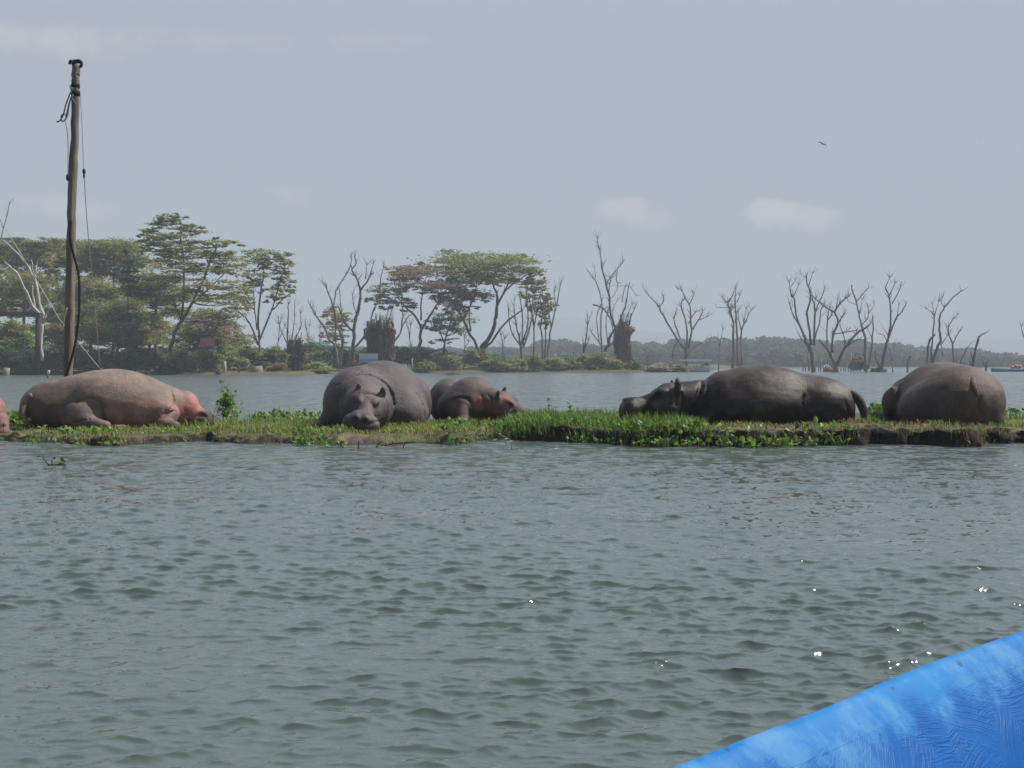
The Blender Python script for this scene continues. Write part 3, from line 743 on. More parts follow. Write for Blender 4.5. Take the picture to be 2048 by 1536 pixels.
def build_grass():
    r = np.random.default_rng(21); Q = []; C = []
    #        n    x0   x1    y0   y1   zg   hmin hmax  keys, weights                          noise  bend
    for z in [(9000, 290, 640, 832, 884, .12, .05, .17, ('green', 'lush', 'yellow', 'straw'), (5, 3, 4, 1), 1.2, .8),
              (2500, 150, 320, 852, 886, .10, .04, .12, ('green', 'yellow', 'straw', 'deep'), (3, 3, 2, 1), 2.0, .9),
              (3000, 620, 1050, 836, 884, .12, .03, .11, ('green', 'yellow', 'straw', 'deep'), (3, 4, 4, 1), 2.4, .9),
              (2600, 760, 1010, 846, 868, .13, .04, .13, ('yellow', 'green', 'straw'), (4, 4, 2), None, .9),
              (12000, 1010, 1420, 832, 876, .22, .08, .22, ('green', 'lush', 'deep', 'yellow'), (6, 5, 2, 1.4), None, .75),
              (3800, 1000, 1110, 842, 885, .18, .10, .25, ('green', 'lush', 'deep'), (5, 4, 3), None, .8),
              (2600, 1380, 1720, 846, 872, .23, .03, .09, ('straw', 'yellow', 'green', 'deep'), (4, 2, 2, 1), 2.2, 1.0),
              (2600, 1690, 1960, 846, 872, .23, .03, .10, ('straw', 'green', 'yellow', 'deep'), (3, 2, 2, 2), 2.2, 1.0),
              (5200, 1940, 2300, 832, 868, .2, .06, .16, ('green', 'yellow', 'lush', 'straw'), (5, 5, 2, 1), 1.4, .8),
              (2500, 1730, 1770, 828, 850, .2, .08, .2, ('lush', 'deep', 'green'), (3, 3, 1), None, .7),
              (2500, -300, 80, 826, 880, .08, .04, .12, ('green', 'deep', 'yellow'), (3, 2, 2), 1.8, .8),
              (500, 60, 270, 859, 870, .1, .03, .10, ('green', 'straw', 'yellow', 'deep'), (3, 2, 2, 1), None, .8), (700, 640, 860, 854, 868, .12, .03, .11, ('green', 'straw', 'yellow', 'deep'), (3, 3, 2, 1), None, .8),
              (600, 870, 1050, 838, 850, .15, .04, .12, ('green', 'straw', 'yellow'), (3, 2, 2), None, .8), (700, 1400, 1740, 846, 853, .23, .03, .11, ('green', 'straw', 'deep'), (2, 4, 1), None, .9), (700, 1750, 2015, 848, 857, .23, .03, .12, ('green', 'straw', 'deep'), (2, 4, 1), None, .9),
              (1600, 850, 1060, 822, 838, .15, .06, .16, ('green', 'lush', 'deep'), (3, 3, 2), None, .7)]:
        n, x0, x1, y0, y1, zg, h0, h1, keys, pw, dn, bend = z
        p, px, py = place_zone(r, n, x0, x1, y0, y1, zg, dn); m = len(p)
        h = r.uniform(h0, h1, m) * (1 + .3 * fbm(p[:, 0], p[:, 1], 1.8, 3, 81))
        a, c = blades(r, p, h, np.full(m, .013), pick_cols(r, m, keys, pw), bend); Q.append(a); C.append(c)
    # dry fringe and roots hanging over the cut edges
    for (x0, x1, n) in ((1180, 1300, 500), (1400, 1690, 500), (1690, 1990, 800), (200, 620, 700), (1960, 2250, 700), (880, 1010, 350)):
        xs = np.interp(r.uniform(x0, x1, n), [-900, 3000], [PZ(-900, 890)[0], PZ(3000, 890)[0]])
        y = edge_y(xs) + np.interp(xs, TX, TW) * r.uniform(.35, 1.1, n) * .8; p = np.stack([xs, y, bank_z(xs, y) + .015], -1)
        p[:, 1] -= r.uniform(0, .04, n); kp = fbm(xs, xs * 0, 3.5, 3, 91) > r.uniform(-.3, .5, n); p = p[kp]; n = len(p)
        a, c = blades(r, p, r.uniform(.04, .15, n), np.full(n, .012), pick_cols(r, n, ('straw', 'deep', 'yellow'), (4, 3, 1)) * .8, .5, True); Q.append(a); C.append(c)
    tag(quads_obj('grass', np.concatenate(Q), np.clip(np.concatenate(C), .005, .6), M_blade), kind='stuff')
build_grass()

def spoon_leaves(r, pts, h, size, col, spread=.6):
    """upright stalk with a rounded cupped blade: 3 quads each"""
    n = len(pts); az_ = r.uniform(0, 6.28, n); L = np.stack([np.cos(az_), np.sin(az_), np.zeros(n)], -1); T = np.stack([-L[:, 1], L[:, 0], np.zeros(n)], -1)
    up = np.array([0, 0, 1.]); tilt = r.uniform(.1, spread + .3, n)
    top = pts + L * (h * tilt * .6)[:, None] + up * h[:, None]
    sz = size * r.uniform(.65, 1.3, n); k = r.uniform(.2, 1.0, n)
    ax = L * k[:, None] + up * (1.1 - k)[:, None]; ax /= np.linalg.norm(ax, axis=1, keepdims=True)
    nrm = np.cross(T, ax)
    sw = .005
    stalk = np.stack([pts - T * sw, pts + T * sw, top + T * sw, top - T * sw], 1)
    tip = top + ax * sz[:, None]
    def rim(s, f, wd): return top + ax * (sz * f)[:, None] + T * (s * sz * wd)[:, None] + nrm * (sz * .16)[:, None]
    left = np.stack([top, rim(-1, .28, .42), rim(-1, .75, .38), tip], 1); rightq = np.stack([top, tip, rim(1, .75, .38), rim(1, .28, .42)], 1)
    return np.concatenate([stalk, left, rightq]), np.concatenate([col * .9, col, col * 1.1])
def build_leaf_mats():
    r = np.random.default_rng(22); Q = []; C = []
    for (n, x0, x1, y0, y1, zg, h0, h1, sz, keys, pw) in [
            (3600, 1285, 1695, 862, 898, .04, .04, .12, .075, ('lush', 'green', 'yellow', 'deep'), (5, 4, 2, 2)),
            (420, 1120, 1300, 858, 884, .15, .04, .10, .06, ('lush', 'deep', 'green'), (3, 3, 2)),
            (300, 18, 60, 822, 862, .08, .08, .17, .09, ('lush', 'green', 'yellow'), (4, 3, 2)),
            (200, 50, 250, 866, 889, .06, .03, .08, .065, ('lush', 'green', 'yellow', 'deep'), (4, 3, 3, 1)),
            (130, 250, 380, 866, 886, .08, .03, .07, .05, ('green', 'yellow', 'deep'), (3, 2, 2)),
            (230, 585, 690, 872, 894, .06, .03, .08, .06, ('lush', 'green', 'yellow', 'deep'), (4, 3, 2, 2)),
            (360, 880, 1060, 854, 886, .12, .04, .11, .07, ('deep', 'lush', 'green'), (4, 4, 1)),
            (330, 500, 645, 822, 836, .13, .08, .17, .09, ('lush', 'green', 'deep'), (4, 2, 3)),
            (150, 1090, 1220, 808, 822, .2, .08, .18, .09, ('lush', 'green', 'deep'), (4, 2, 3)),
            (130, 2005, 2120, 828, 842, .18, .06, .15, .09, ('lush', 'green', 'deep'), (4, 2, 3)),
            (90, 1732, 1765, 826, 846, .2, .08, .2, .09, ('lush', 'deep'), (3, 3)),
            (200, -300, 20, 826, 884, .05, .06, .14, .09, ('lush', 'green'), (4, 3))]:
        px = r.uniform(x0, x1, n); py = r.uniform(y0, y1, n); p = np.array([PZ(a, b, zg) for a, b in zip(px, py)])
        p[:, 2] = np.maximum(bank_z(p[:, 0], p[:, 1]), -.02); m = (p[:, 1] > edge_y(p[:, 0]) - .18) & (p[:, 1] < edge_y(p[:, 0]) + (.17 + .22 * (p[:, 0] < 3.2) if x0 == 1285 else 9)); p = p[m]; k = len(p)
        a, c = spoon_leaves(r, p, r.uniform(h0, h1, k), sz, pick_cols(r, k, keys, pw)); Q.append(a); C.append(c)
    tag(quads_obj('water_hyacinth', np.concatenate(Q), np.clip(np.concatenate(C), .005, .6), M_hyac), kind='stuff')
build_leaf_mats()

def bank_point(px, py, zg=.12):
    p = PZ(px, py, zg); p[2] = max(bank_z(np.array([p[0]]), np.array([p[1]]))[0], -.02); return p
def weed(px, py, h_px, label, leaf='lush', n=60, spread=.16, lean=0, stems=3):
    r = np.random.default_rng(int(px * 7 + py)); p = bank_point(px, py); h = h_px / S(p[1])
    rt = root('weed', p, label, 'plant', 'weeds on the bank'); mb = MB(); pts = []
    for k in range(stems):
        hh = h * (1 if k == 0 else r.uniform(.55, .85)); a = r.normal(0, .10 * h, 2); a[0] += lean * h
        sp_ = [p + (a[0] * t * t, a[1] * t * t, hh * t) for t in np.linspace(0, 1, 6)]
        mb.tube(sp_, np.linspace(.010, .004, 6), 5, (.06, .08, .03))
        for _ in range(n // stems):
            t = r.uniform(.15, 1); pts.append(p + np.array([a[0] * t * t, a[1] * t * t, hh * t]) + np.append(r.normal(0, spread * .25 * (1.25 - t), 2), 0))
    mb.build('stem', M_blade, rt)
    pts = np.array(pts); a, c = spoon_leaves(r, pts, np.full(len(pts), .015), .07, pick_cols(r, len(pts), (leaf, 'green', 'yellow'), (4, 2, 1)), .9)
    quads_obj('leaf', a, np.clip(c, .005, .6), M_hyac, rt)['kind'] = 'stuff'
weed(453, 836, 82, 'tall leafy weed on the bank just beyond the snout of the brown hippo', n=300, spread=.6, stems=7)
weed(556, 832, 34, 'thin weed at the back of the bank between the brown and the large grey hippo', n=16, spread=.15, stems=2)
weed(1098, 826, 44, 'pale stalk with a small leaf tuft right of the pink-cheeked hippo', n=10, spread=.1, lean=-.25, stems=1)
weed(1140, 826, 32, 'leafy sprig in the green grass between the small hippo and the dark wet hippo', n=24, spread=.2)
weed(1746, 846, 30, 'small weed in the gap between the tail of the wet hippo and the round hippo', n=24, spread=.2)
weed(1195, 824, 18, 'short weed beside the black-headed bird', n=14, spread=.2, stems=2)

def blossom(px, py, label):
    p = bank_point(px, py); p = p + (0, -.03, .12); r = np.random.default_rng(int(px)); mb = MB()
    for k in range(5):
        d = np.array([math.cos(k * 1.256), math.sin(k * 1.256), .5]) * .028; t = np.array([-d[1], d[0], 0])
        mb.quad(p, p + d * .6 + t * .4, p + d, p + d * .6 - t * .4, (.68, .66, .62))
    mb.tube([p - (0, 0, .13), p], [.005, .004], 4, (.08, .1, .04))
    tag(mb.build('white_flower', M_hyac, base=p), label, 'flower', 'white flowers among the bank leaves')
for (a, b, l) in [(1000, 866, 'white flower on the dark leaves below the pink-cheeked hippo'), (1012, 876, 'white flower low at the waterline left of the tall grass clump'),
                  (1023, 880, 'white flower lowest of three by the tall grass clump'), (80, 866, 'white flower among leaves below the rump of the brown hippo'), (93, 862, 'white flower below the hind leg of the brown hippo')]:
    blossom(a, b, l)

def floating_plant():
    p = PZ(106, 931, .005); r = np.random.default_rng(4)
    rt = root('floating_plant', p, 'sprig of water hyacinth adrift on the open water at the left', 'plant'); mb = MB()
    for (dx, h) in ((-.13, .10), (-.02, .07), (.14, .035)):
        mb.tube([p + (0, 0, -.02), p + (dx * .5, 0, .02), p + (dx, .01, h)], [.009, .008, .006], 5, (.06, .10, .03))
    mb.tube([p + (-.05, 0, .0), p + (.15, 0, .012)], [.014, .01], 6, (.09, .12, .03))
    mb.build('stem', M_hyac, rt)
    q = np.array([p + (-.13, .01, .10), p + (-.02, 0, .06), p + (.14, 0, .03), p + (.02, .03, .02)])
    a, c = spoon_leaves(r, q, np.full(4, .01), .08, pick_cols(r, 4, ('lush', 'deep'), (1, 1)))
    quads_obj('leaf', a, c, M_hyac, rt)['kind'] = 'stuff'
floating_plant()

def stick(px, py, h_px, dx_px, label, w=.008, col=(.03, .024, .02)):
    p = PZ(px, py, -.01); s = S(p[1]); mb = MB()
    mb.tube(spline([p, p + (dx_px / s * .4, 0, h_px / s * .6), p + (dx_px / s, .02, h_px / s)], 3), w, 5, col)
    tag(mb.build('stick', M_wood, base=p), label, 'stick', 'sticks poking from the mud')
stick(717, 899, 17, 0, 'dark upright stick in the water in front of the large grey hippo')
stick(688, 896, 10, -8, 'short slanting stick on the mud left of the upright stick')
stick(752, 896, 14, 12, 'thin slanting stick on the mud right of the upright stick')
stick(806, 896, 13, 8, 'slanting twig at the end of the mud flat')
stick(760, 893, 9, 70, 'long low twig lying across the mud flat', .009)
stick(1594, 850, 26, -6, 'pale thin reed in front of the belly of the wet hippo', .006, (.2, .17, .12))
stick(1601, 850, 24, 2, 'pale thin reed right beside the first reed', .006, (.2, .17, .12))

def clod(px, py, r_px, label, col=(.035, .028, .022), straw=.4):
    p = PZ(px, py, .0); s = S(p[1]); r = np.random.default_rng(int(px)); mb = MB()
    mb.ell((0, 0, 0), np.array([r_px, r_px * .7, r_px * .55]) / s, col, 18, 12)
    V = np.array(mb.v); n = fbm(V[:, 0] * 1 + px, V[:, 2] + V[:, 1], 9, 3, int(px)); V *= (1 + .35 * n)[:, None]; mb.v = list(V + p + (0, 0, r_px * .25 / s))
    rt = root('mud_clod', p, label, 'clod', 'clods of mud at the water edge'); mb.build('soil', M_bark, rt)
    k = 220; d = r.normal(size=(k, 3)); d /= np.linalg.norm(d, axis=1, keepdims=True); d[:, 2] = abs(d[:, 2])
    q = p + d * np.array([r_px, r_px * .7, r_px * .6]) / s + (0, 0, r_px * .2 / s)
    a, c = blades(r, q, r.uniform(.03, .1, k), np.full(k, .011), pick_cols(r, k, ('straw', 'deep', 'yellow'), (5, 3, 1)), .9)
    o = quads_obj('root_fringe', a, c, M_blade, rt); o['kind'] = 'stuff'
clod(1915, 888, 34, 'big straw-covered clod of mud below the round hippo')
clod(205, 890, 20, 'dark lump of mud at the waterline below the brown hippo')
clod(240, 888, 16, 'small dark mud lump right of the larger waterline lump')
clod(1965, 884, 18, 'pale clod of mud right of the big straw-covered one')

# ================================================================== BACKGROUND TREES
BARK_G = (.19, .168, .152); BARK_D = (.115, .104, .10); BARK_W = (.46, .43, .40); BARK_B = (.085, .065, .05)
class Skel:
    """traced limbs; later limbs start at the depth of the limb they leave"""
    def __init__(s, D, seed): s.D = D; s.r = np.random.default_rng(seed); s.nodes = []; s.mb = MB()
    def depth(s, px, py):
        if not s.nodes: return 0.0
        a = np.array([(q[0], q[1]) for q in s.nodes]); d = ((a - (px, py)) ** 2).sum(1); i = d.argmin()
        return s.nodes[i][2] if d[i] < 45 ** 2 else s.r.normal(0, .8)
    def limb(s, pts, w0, w1, col, twigs=0, twl=16, seg=6):
        sc = S(s.D); dd = s.depth(*pts[0]); slope = s.r.uniform(-.55, .55); first = not s.nodes
        L = 0; P3 = []
        for i, (x, y) in enumerate(pts):
            if i: L += math.hypot(x - pts[i - 1][0], y - pts[i - 1][1])
            d = dd + (0 if first else slope) * L / sc
            s.nodes.append((x, y, d)); P3.append(P(x, y, s.D + d))
        if first: P3[0][2] -= .5
        for i in range(1, len(pts)):                      # in-between nodes so that children find their depth
            for t in (.33, .66):
                s.nodes.append(tuple(np.array(s.nodes[-len(pts)]) * 0 + np.array([pts[i - 1][0] * (1 - t) + pts[i][0] * t, pts[i - 1][1] * (1 - t) + pts[i][1] * t, dd + slope * L / sc * (i - 1 + t) / len(pts) * (0 if first else 1)])))
        sub = 3; sp_ = spline(P3, sub) if len(P3) > 2 else P3
        n = len(sp_); jit = .14 * w0 / sc
        sp_ = [q + s.r.normal(0, jit, 3) * (0 if i in (0,) else 1) for i, q in enumerate(sp_)]
        rad = np.linspace(w0, w1, n) / sc / 2 * s.r.uniform(.9, 1.1, n)
        s.mb.tube(sp_, rad, seg, tuple(np.array(col) * s.r.uniform(.85, 1.15)))
        for _ in range(twigs):
            i = s.r.integers(max(1, n // 3), n); q = sp_[i]; a = s.r.normal(0, 1, 3); a[2] = abs(a[2]) * 1.0 + .35
            t = (sp_[i] - sp_[i - 1]); t /= np.linalg.norm(t) + 1e-9; a = a / np.linalg.norm(a) + t * .7; a /= np.linalg.norm(a)
            l = twl / sc * s.r.uniform(.5, 1.3); k = s.r.normal(0, .22, 3) * l
            tw = max(w1 * .6, .75) / sc / 2
            s.mb.tube([q, q + a * l * .5 + k * .5, q + a * l + k * .6], [tw, tw * .75, tw * .4], 4, tuple(np.array(col) * .9), False)
def tree(name, D, limbs, label, cat, group, col=BARK_G, pads=None, dens=1.0, lsize=4.2, flat=.5, aspect=.45, spurs=True):
    """limbs: (w0, w1, twigs, [(px,py)...]); pads: (px,py,hw,hh,key)"""
    seed = int(sum(limbs[0][3][0]) * 13) % 99991; sk = Skel(D, seed)
    b = P(*limbs[0][3][0], D)
    rt = root(name, b, label, cat, group)
    for (w0, w1, tw, pts) in limbs: sk.limb(pts, w0 * (.82 if not pads else .92), w1 * .85, col, int(tw * (3.2 if not pads else 1) + (1 if not pads else 0)), 15)
    if pads:
        PD = []
        for (px, py, hw, hh, key) in pads:
            if name == 'acacia_tree':                     # small outlying sprays that break up each tier
                for _ in range(7):
                    w_ = hw * sk.r.uniform(.14, .38); PD.append((px + np.clip(sk.r.normal(0, .55), -1, 1) * hw, py + np.clip(sk.r.normal(.35, .8), -.8, 2.0) * (hh + 6), w_, sk.r.uniform(1.6, 3.6), key, sk.r.normal(0, hw / S(D) * .7)))
            dd = sk.r.normal(0, hw / S(D) * .9); PD.append((px, py, hw * (.86 if hh < 9 else 1), hh, key, dd))
            if spurs:
                a = np.array([(q[0], q[1]) for q in sk.nodes]); m = a[:, 1] > py + 2
                if m.any():
                    nd = np.array(sk.nodes)[m]; d = ((nd[:, :2] - (px, py)) ** 2).sum(1); q = nd[d.argmin()]
                    A = P(q[0], q[1], D + q[2]); B = P(px, py, D + dd)
                    for o in ((0, 0), (hw * .55, -1), (-hw * .55, 0)):
                        E = P(px + o[0], py + o[1], D + dd); M_ = A * .45 + E * .55 + (0, 0, -.06 * np.linalg.norm(E - A))
                        sk.mb.tube(spline([A, M_, E], 3), np.linspace(1.9, .9, 7) / S(D) / 2, 4, tuple(np.array(col) * .9), False)
        Q, C = crown_quads(sk.r, PD, D, dens, lsize, flat, aspect)
    sk.mb.build('trunk', M_bark, rt)
    if pads: quads_obj('crown', Q, C, M_leaf, rt)
    return rt

# ---- dead trees standing in the shallows, traced limb by limb
DEAD = 'bare dead trees standing in the lake'
def dead(D, limbs, label, col=BARK_G): return tree('dead_tree', D, limbs, label, 'dead tree', DEAD, col)
dead(172, [(9, 5, 0, [(677, 736), (672, 705), (660, 678), (642, 646)]), (5, 2, 4, [(642, 646), (628, 625), (619, 608)]),
           (8, 5, 1, [(680, 735), (684, 700), (686, 673), (674, 649), (668, 617)]), (5, 2, 4, [(668, 617), (657, 588), (646, 563)]),
           (5, 2.2, 2, [(668, 618), (669, 600), (677, 573), (698, 541), (702, 520), (703, 503)]), (3, 1.6, 2, [(702, 530), (706, 545), (712, 552)]), (3.4, 1.6, 3, [(684, 690), (684, 640), (680, 600), (678, 575)])],
     'dead forked tree left of the brown vine stump, its left trunk leaning left')
dead(176, [(11, 8, 0, [(703, 734), (706, 699), (708, 661), (715, 626)]), (7.5, 4, 1, [(715, 626), (720, 596), (720, 582), (715, 561), (703, 541)]), (3.6, 1.6, 3, [(703, 541), (712, 526), (708, 512)]),
           (5, 2.4, 2, [(720, 582), (733, 564), (747, 545)]), (3, 1.5, 2, [(731, 558), (733, 530)]), (3, 1.5, 2, [(739, 553), (747, 529)]),
           (6, 2.5, 4, [(706, 661), (689, 646), (677, 614)]), (6, 3.2, 2, [(712, 693), (733, 667), (747, 623), (759, 596)]), (3.2, 1.6, 2, [(759, 596), (762, 555), (769, 529)]), (3, 1.4, 3, [(713, 630), (705, 600), (709, 575)])],
     'tall dark dead tree with a thick trunk beside the pale sign', BARK_D)
dead(184, [(5, 3.5, 0, [(783, 728), (785, 693), (800, 667), (806, 632)]), (3.5, 1.5, 3, [(806, 632), (803, 600), (800, 560)]), (3.4, 1.5, 3, [(786, 690), (776, 650), (790, 600), (800, 566)]), (3, 1.3, 3, [(800, 667), (812, 640), (826, 625)]),
           (3, 1.3, 3, [(784, 700), (772, 660), (776, 620), (788, 590)])], 'slender many-stemmed dead tree right of the brown vine stump')
dead(200, [(8, 5, 0, [(1043, 735), (1043, 700), (1038, 670)]), (5, 2, 4, [(1038, 670), (1030, 640), (1029, 602)]), (5, 2, 4, [(1043, 690), (1046, 640), (1040, 590)]), (5, 2, 4, [(1045, 690), (1056, 640), (1052, 573)]),
           (5, 2, 4, [(1046, 695), (1062, 650), (1066, 600), (1068, 577)]), (4, 1.8, 4, [(1040, 690), (1022, 660), (1016, 614)]), (4, 1.8, 3, [(1050, 680), (1064, 640), (1076, 600)])],
     'dense bundle of upright dead stems right of the big green acacia')
dead(204, [(6, 4, 0, [(1087, 725), (1085, 690), (1081, 655)]), (4, 1.6, 4, [(1081, 655), (1087, 614), (1084, 582)]), (6, 3, 1, [(1096, 722), (1098, 690), (1102, 655), (1114, 608)]), (3, 1.5, 2, [(1114, 608), (1120, 573), (1124, 561)]),
           (3, 1.4, 3, [(1102, 655), (1096, 610), (1094, 590)]), (3, 1.4, 2, [(1112, 612), (1108, 585), (1111, 572)])], 'pair of thin dead trees with bent tops, last before the open gap')
dead(206, [(6, 4, 0, [(1167, 722), (1168, 700), (1170, 690)]), (4, 1.8, 2, [(1170, 690), (1174, 662), (1174, 627)]), (2.5, 1.2, 1, [(1174, 655), (1180, 636)]), (3.4, 1.8, 1, [(1168, 700), (1177, 682)]), (3.4, 2, 0, [(1167, 706), (1166, 678)])],
     'small dead snag left of the tallest dead tree')
dead(206, [(9, 6, 0, [(1204, 730), (1209, 705), (1217, 689), (1222, 670)]), (6, 3.4, 2, [(1231, 654), (1222, 631), (1217, 592), (1211, 561), (1203, 534)]), (3.2, 1.4, 6, [(1203, 534), (1201, 510), (1197, 492), (1194, 474)]),
           (5, 4, 0, [(1222, 670), (1231, 654)]), (3.4, 1.8, 3, [(1213, 567), (1220, 556), (1235, 538), (1250, 518)]), (2.6, 1.4, 2, [(1235, 540), (1233, 558), (1236, 572), (1226, 594)]),
           (4.5, 2, 2, [(1204, 712), (1202, 649), (1203, 605), (1193, 567), (1186, 554), (1175, 541)]), (2, 1, 1, [(1191, 556), (1189, 538)]), (4.5, 3, 2, [(1186, 609), (1208, 618), (1226, 649), (1238, 670)]),
           (4.5, 2, 3, [(1236, 655), (1246, 625), (1253, 600), (1259, 565)]), (2.4, 1.2, 2, [(1244, 605), (1248, 580), (1257, 570), (1273, 592)]), (3.4, 1.6, 2, [(1257, 645), (1268, 620)]), (3, 1.5, 2, [(1253, 636), (1263, 609)]),
           (3.4, 2, 1, [(1202, 689), (1182, 665)]), (3, 1.4, 2, [(1200, 690), (1195, 660), (1194, 631), (1203, 606)]), (4, 2.6, 0, [(1262, 728), (1262, 689)]), (3, 1.3, 2, [(1216, 690), (1212, 640), (1222, 600)]),
           (3, 1.2, 2, [(1217, 592), (1221, 560), (1224, 556)]), (3, 1.3, 2, [(1228, 650), (1226, 620), (1234, 600)]), (4, 2, 2, [(1209, 700), (1228, 680), (1222, 640)])],
     'tallest dead tree, many bare limbs, wrapped by a brown vine column at its right')
dead(216, [(10, 7, 0, [(1372, 730), (1372, 712), (1371, 698)]), (6, 3, 2, [(1371, 698), (1355, 680), (1341, 656), (1321, 622), (1315, 609)]), (3, 1.4, 2, [(1315, 609), (1301, 594), (1286, 574)]), (2.6, 1.2, 2, [(1319, 614), (1328, 600), (1325, 589)]),
           (4, 1.8, 2, [(1361, 678), (1352, 654), (1348, 638), (1353, 620)]), (5, 2.4, 2, [(1373, 696), (1373, 649), (1363, 618), (1363, 605), (1372, 596)]), (2.4, 1.2, 4, [(1372, 596), (1363, 581), (1356, 578)]),
           (6, 2.6, 1, [(1377, 698), (1383, 662), (1381, 627), (1378, 609), (1368, 592)]), (2.6, 1.2, 2, [(1378, 609), (1388, 589), (1383, 583)]), (4, 2, 2, [(1383, 662), (1397, 640), (1405, 623)]), (2.4, 1.2, 2, [(1398, 640), (1412, 634)]),
           (3, 1.5, 2, [(1377, 647), (1390, 625), (1401, 622)]), (2.6, 1.4, 1, [(1377, 706), (1394, 691), (1416, 678)]), (3.2, 2.4, 0, [(1355, 682), (1346, 702), (1346, 728)])],
     'open spreading dead tree standing right behind the white boat')
dead(222, [(2.8, 2, 0, [(1437, 738), (1438, 715), (1439, 693)]), (2, 1, 1, [(1439, 693), (1445, 662)]), (1.6, .9, 0, [(1439, 692), (1436, 670)])], 'single thin bare stem between the spreading tree and the twin-trunk dead tree')
dead(218, [(7, 5, 0, [(1465, 734), (1466, 690), (1467, 649)]), (5, 3, 2, [(1467, 649), (1462, 623), (1456, 609), (1461, 598)]), (3, 1.4, 5, [(1461, 598), (1452, 604), (1445, 594)]), (3, 1.3, 2, [(1460, 600), (1466, 588), (1470, 580)]),
           (6, 3, 2, [(1476, 732), (1474, 671), (1472, 627), (1470, 594)]), (2.6, 1.2, 1, [(1470, 594), (1472, 578)]), (2.6, 1.2, 2, [(1474, 605), (1479, 592)]), (5, 3, 1, [(1483, 730), (1483, 662), (1490, 645)]), (3, 1.5, 2, [(1490, 645), (1496, 631), (1502, 620)]),
           (3, 1.3, 2, [(1483, 662), (1478, 640), (1476, 623)]), (2.4, 1.2, 1, [(1487, 649), (1492, 618)]), (1.6, 1, 0, [(1456, 615), (1433, 614)]), (3, 1.6, 6, [(1466, 640), (1458, 625), (1466, 612)])],
     'twin-trunk dead tree with tangled twigs at the top, above the back of the wet hippo')
dead(205, [(10, 7, 0, [(1627, 743), (1623, 706), (1612, 684), (1607, 669)]), (5, 3, 1, [(1607, 669), (1592, 631), (1590, 599), (1582, 592)]), (2.8, 1.3, 2, [(1583, 592), (1578, 565)]), (2.6, 1.2, 1, [(1587, 594), (1597, 570)]), (2, 1, 1, [(1583, 572), (1591, 559)]),
           (3.6, 1.8, 2, [(1604, 659), (1587, 631), (1578, 602)]), (6, 2.6, 2, [(1622, 690), (1617, 649), (1614, 624), (1622, 592), (1614, 567), (1612, 552)]), (2, 1, 1, [(1612, 555), (1603, 549)]), (2.4, 1.1, 1, [(1617, 572), (1625, 547)]),
           (6, 2.8, 2, [(1628, 690), (1629, 639), (1630, 619), (1624, 594)]), (3, 1.5, 3, [(1631, 620), (1642, 597), (1649, 579)]), (4, 2, 2, [(1630, 676), (1639, 644), (1642, 619), (1649, 612)]), (2.6, 1.5, 0, [(1604, 681), (1595, 661)])],
     'tall dead tree in the water at the left end of the right-hand group', BARK_D)
dead(202, [(11, 8, 0, [(1672, 741), (1671, 731), (1662, 711)]), (6, 4, 0, [(1662, 711), (1649, 692), (1637, 679)]), (8, 3.4, 1, [(1674, 731), (1689, 696), (1711, 671), (1738, 649)]), (3.4, 2, 1, [(1691, 694), (1714, 679), (1728, 680)]),
           (6, 4, 1, [(1664, 705), (1666, 669), (1676, 646), (1669, 624)]), (4.6, 2.2, 3, [(1669, 624), (1649, 612), (1624, 592)]), (3.6, 1.6, 3, [(1676, 646), (1686, 631), (1691, 626)]), (4.6, 2, 4, [(1669, 624), (1684, 602), (1701, 592)]), (2.8, 1.3, 1, [(1672, 618), (1675, 599)]),
           (2.8, 2, 2, [(1667, 668), (1694, 664), (1714, 661)]), (3.4, 2, 1, [(1654, 692), (1654, 649), (1657, 622)]), (3, 1.8, 1, [(1689, 690), (1689, 678), (1679, 649)]), (3, 1.5, 4, [(1656, 640), (1664, 628), (1660, 615)])],
     'dead tree forked in a wide V low over the water, above the small red boat', BARK_D)
dead(207, [(8, 5, 0, [(1733, 744), (1730, 711), (1731, 686), (1724, 654)]), (4.4, 2.4, 1, [(1724, 654), (1719, 634), (1714, 609), (1704, 579), (1705, 571)]), (3, 1.4, 2, [(1714, 602), (1726, 587), (1737, 576)]), (2, 1.1, 1, [(1711, 609), (1696, 602)]),
           (3.4, 1.6, 2, [(1722, 652), (1736, 634), (1736, 607)]), (2, 1, 1, [(1738, 627), (1748, 612)]), (4.6, 2.4, 1, [(1736, 738), (1743, 698), (1746, 661), (1745, 631)]), (2.4, 1.2, 1, [(1745, 679), (1736, 659)]), (2.2, 1.2, 1, [(1720, 627), (1724, 599)]),
           (3, 1.8, 1, [(1730, 712), (1718, 706), (1711, 711), (1705, 741)])], 'slim dead tree between the V-shaped one and the next, with an arched low limb')
dead(203, [(9, 6, 0, [(1761, 744), (1766, 713), (1776, 679)]), (5, 2.8, 1, [(1776, 679), (1782, 639), (1779, 599), (1771, 574)]), (2.4, 1.2, 2, [(1771, 574), (1779, 556)]), (2.8, 1.3, 2, [(1778, 592), (1790, 567)]), (2.8, 1.3, 1, [(1784, 607), (1798, 582), (1804, 561)]),
           (4.6, 2, 1, [(1776, 679), (1790, 641), (1803, 624), (1813, 605)]), (2.2, 1.1, 1, [(1793, 639), (1798, 612)]), (2.2, 1.2, 0, [(1776, 671), (1768, 657)]), (2.2, 1.2, 0, [(1774, 682), (1768, 671), (1757, 667)]), (4, 2.6, 0, [(1760, 738), (1752, 716), (1751, 702)])],
     'tall dead tree leaning right, last before the round hippo', BARK_D)
dead(201, [(4, 3, 0, [(1786, 745), (1784, 718), (1778, 691)]), (2.4, 1.4, 1, [(1785, 722), (1788, 693)])], 'short pale dead stem at the foot of the right-leaning tree', (.3, .27, .25))
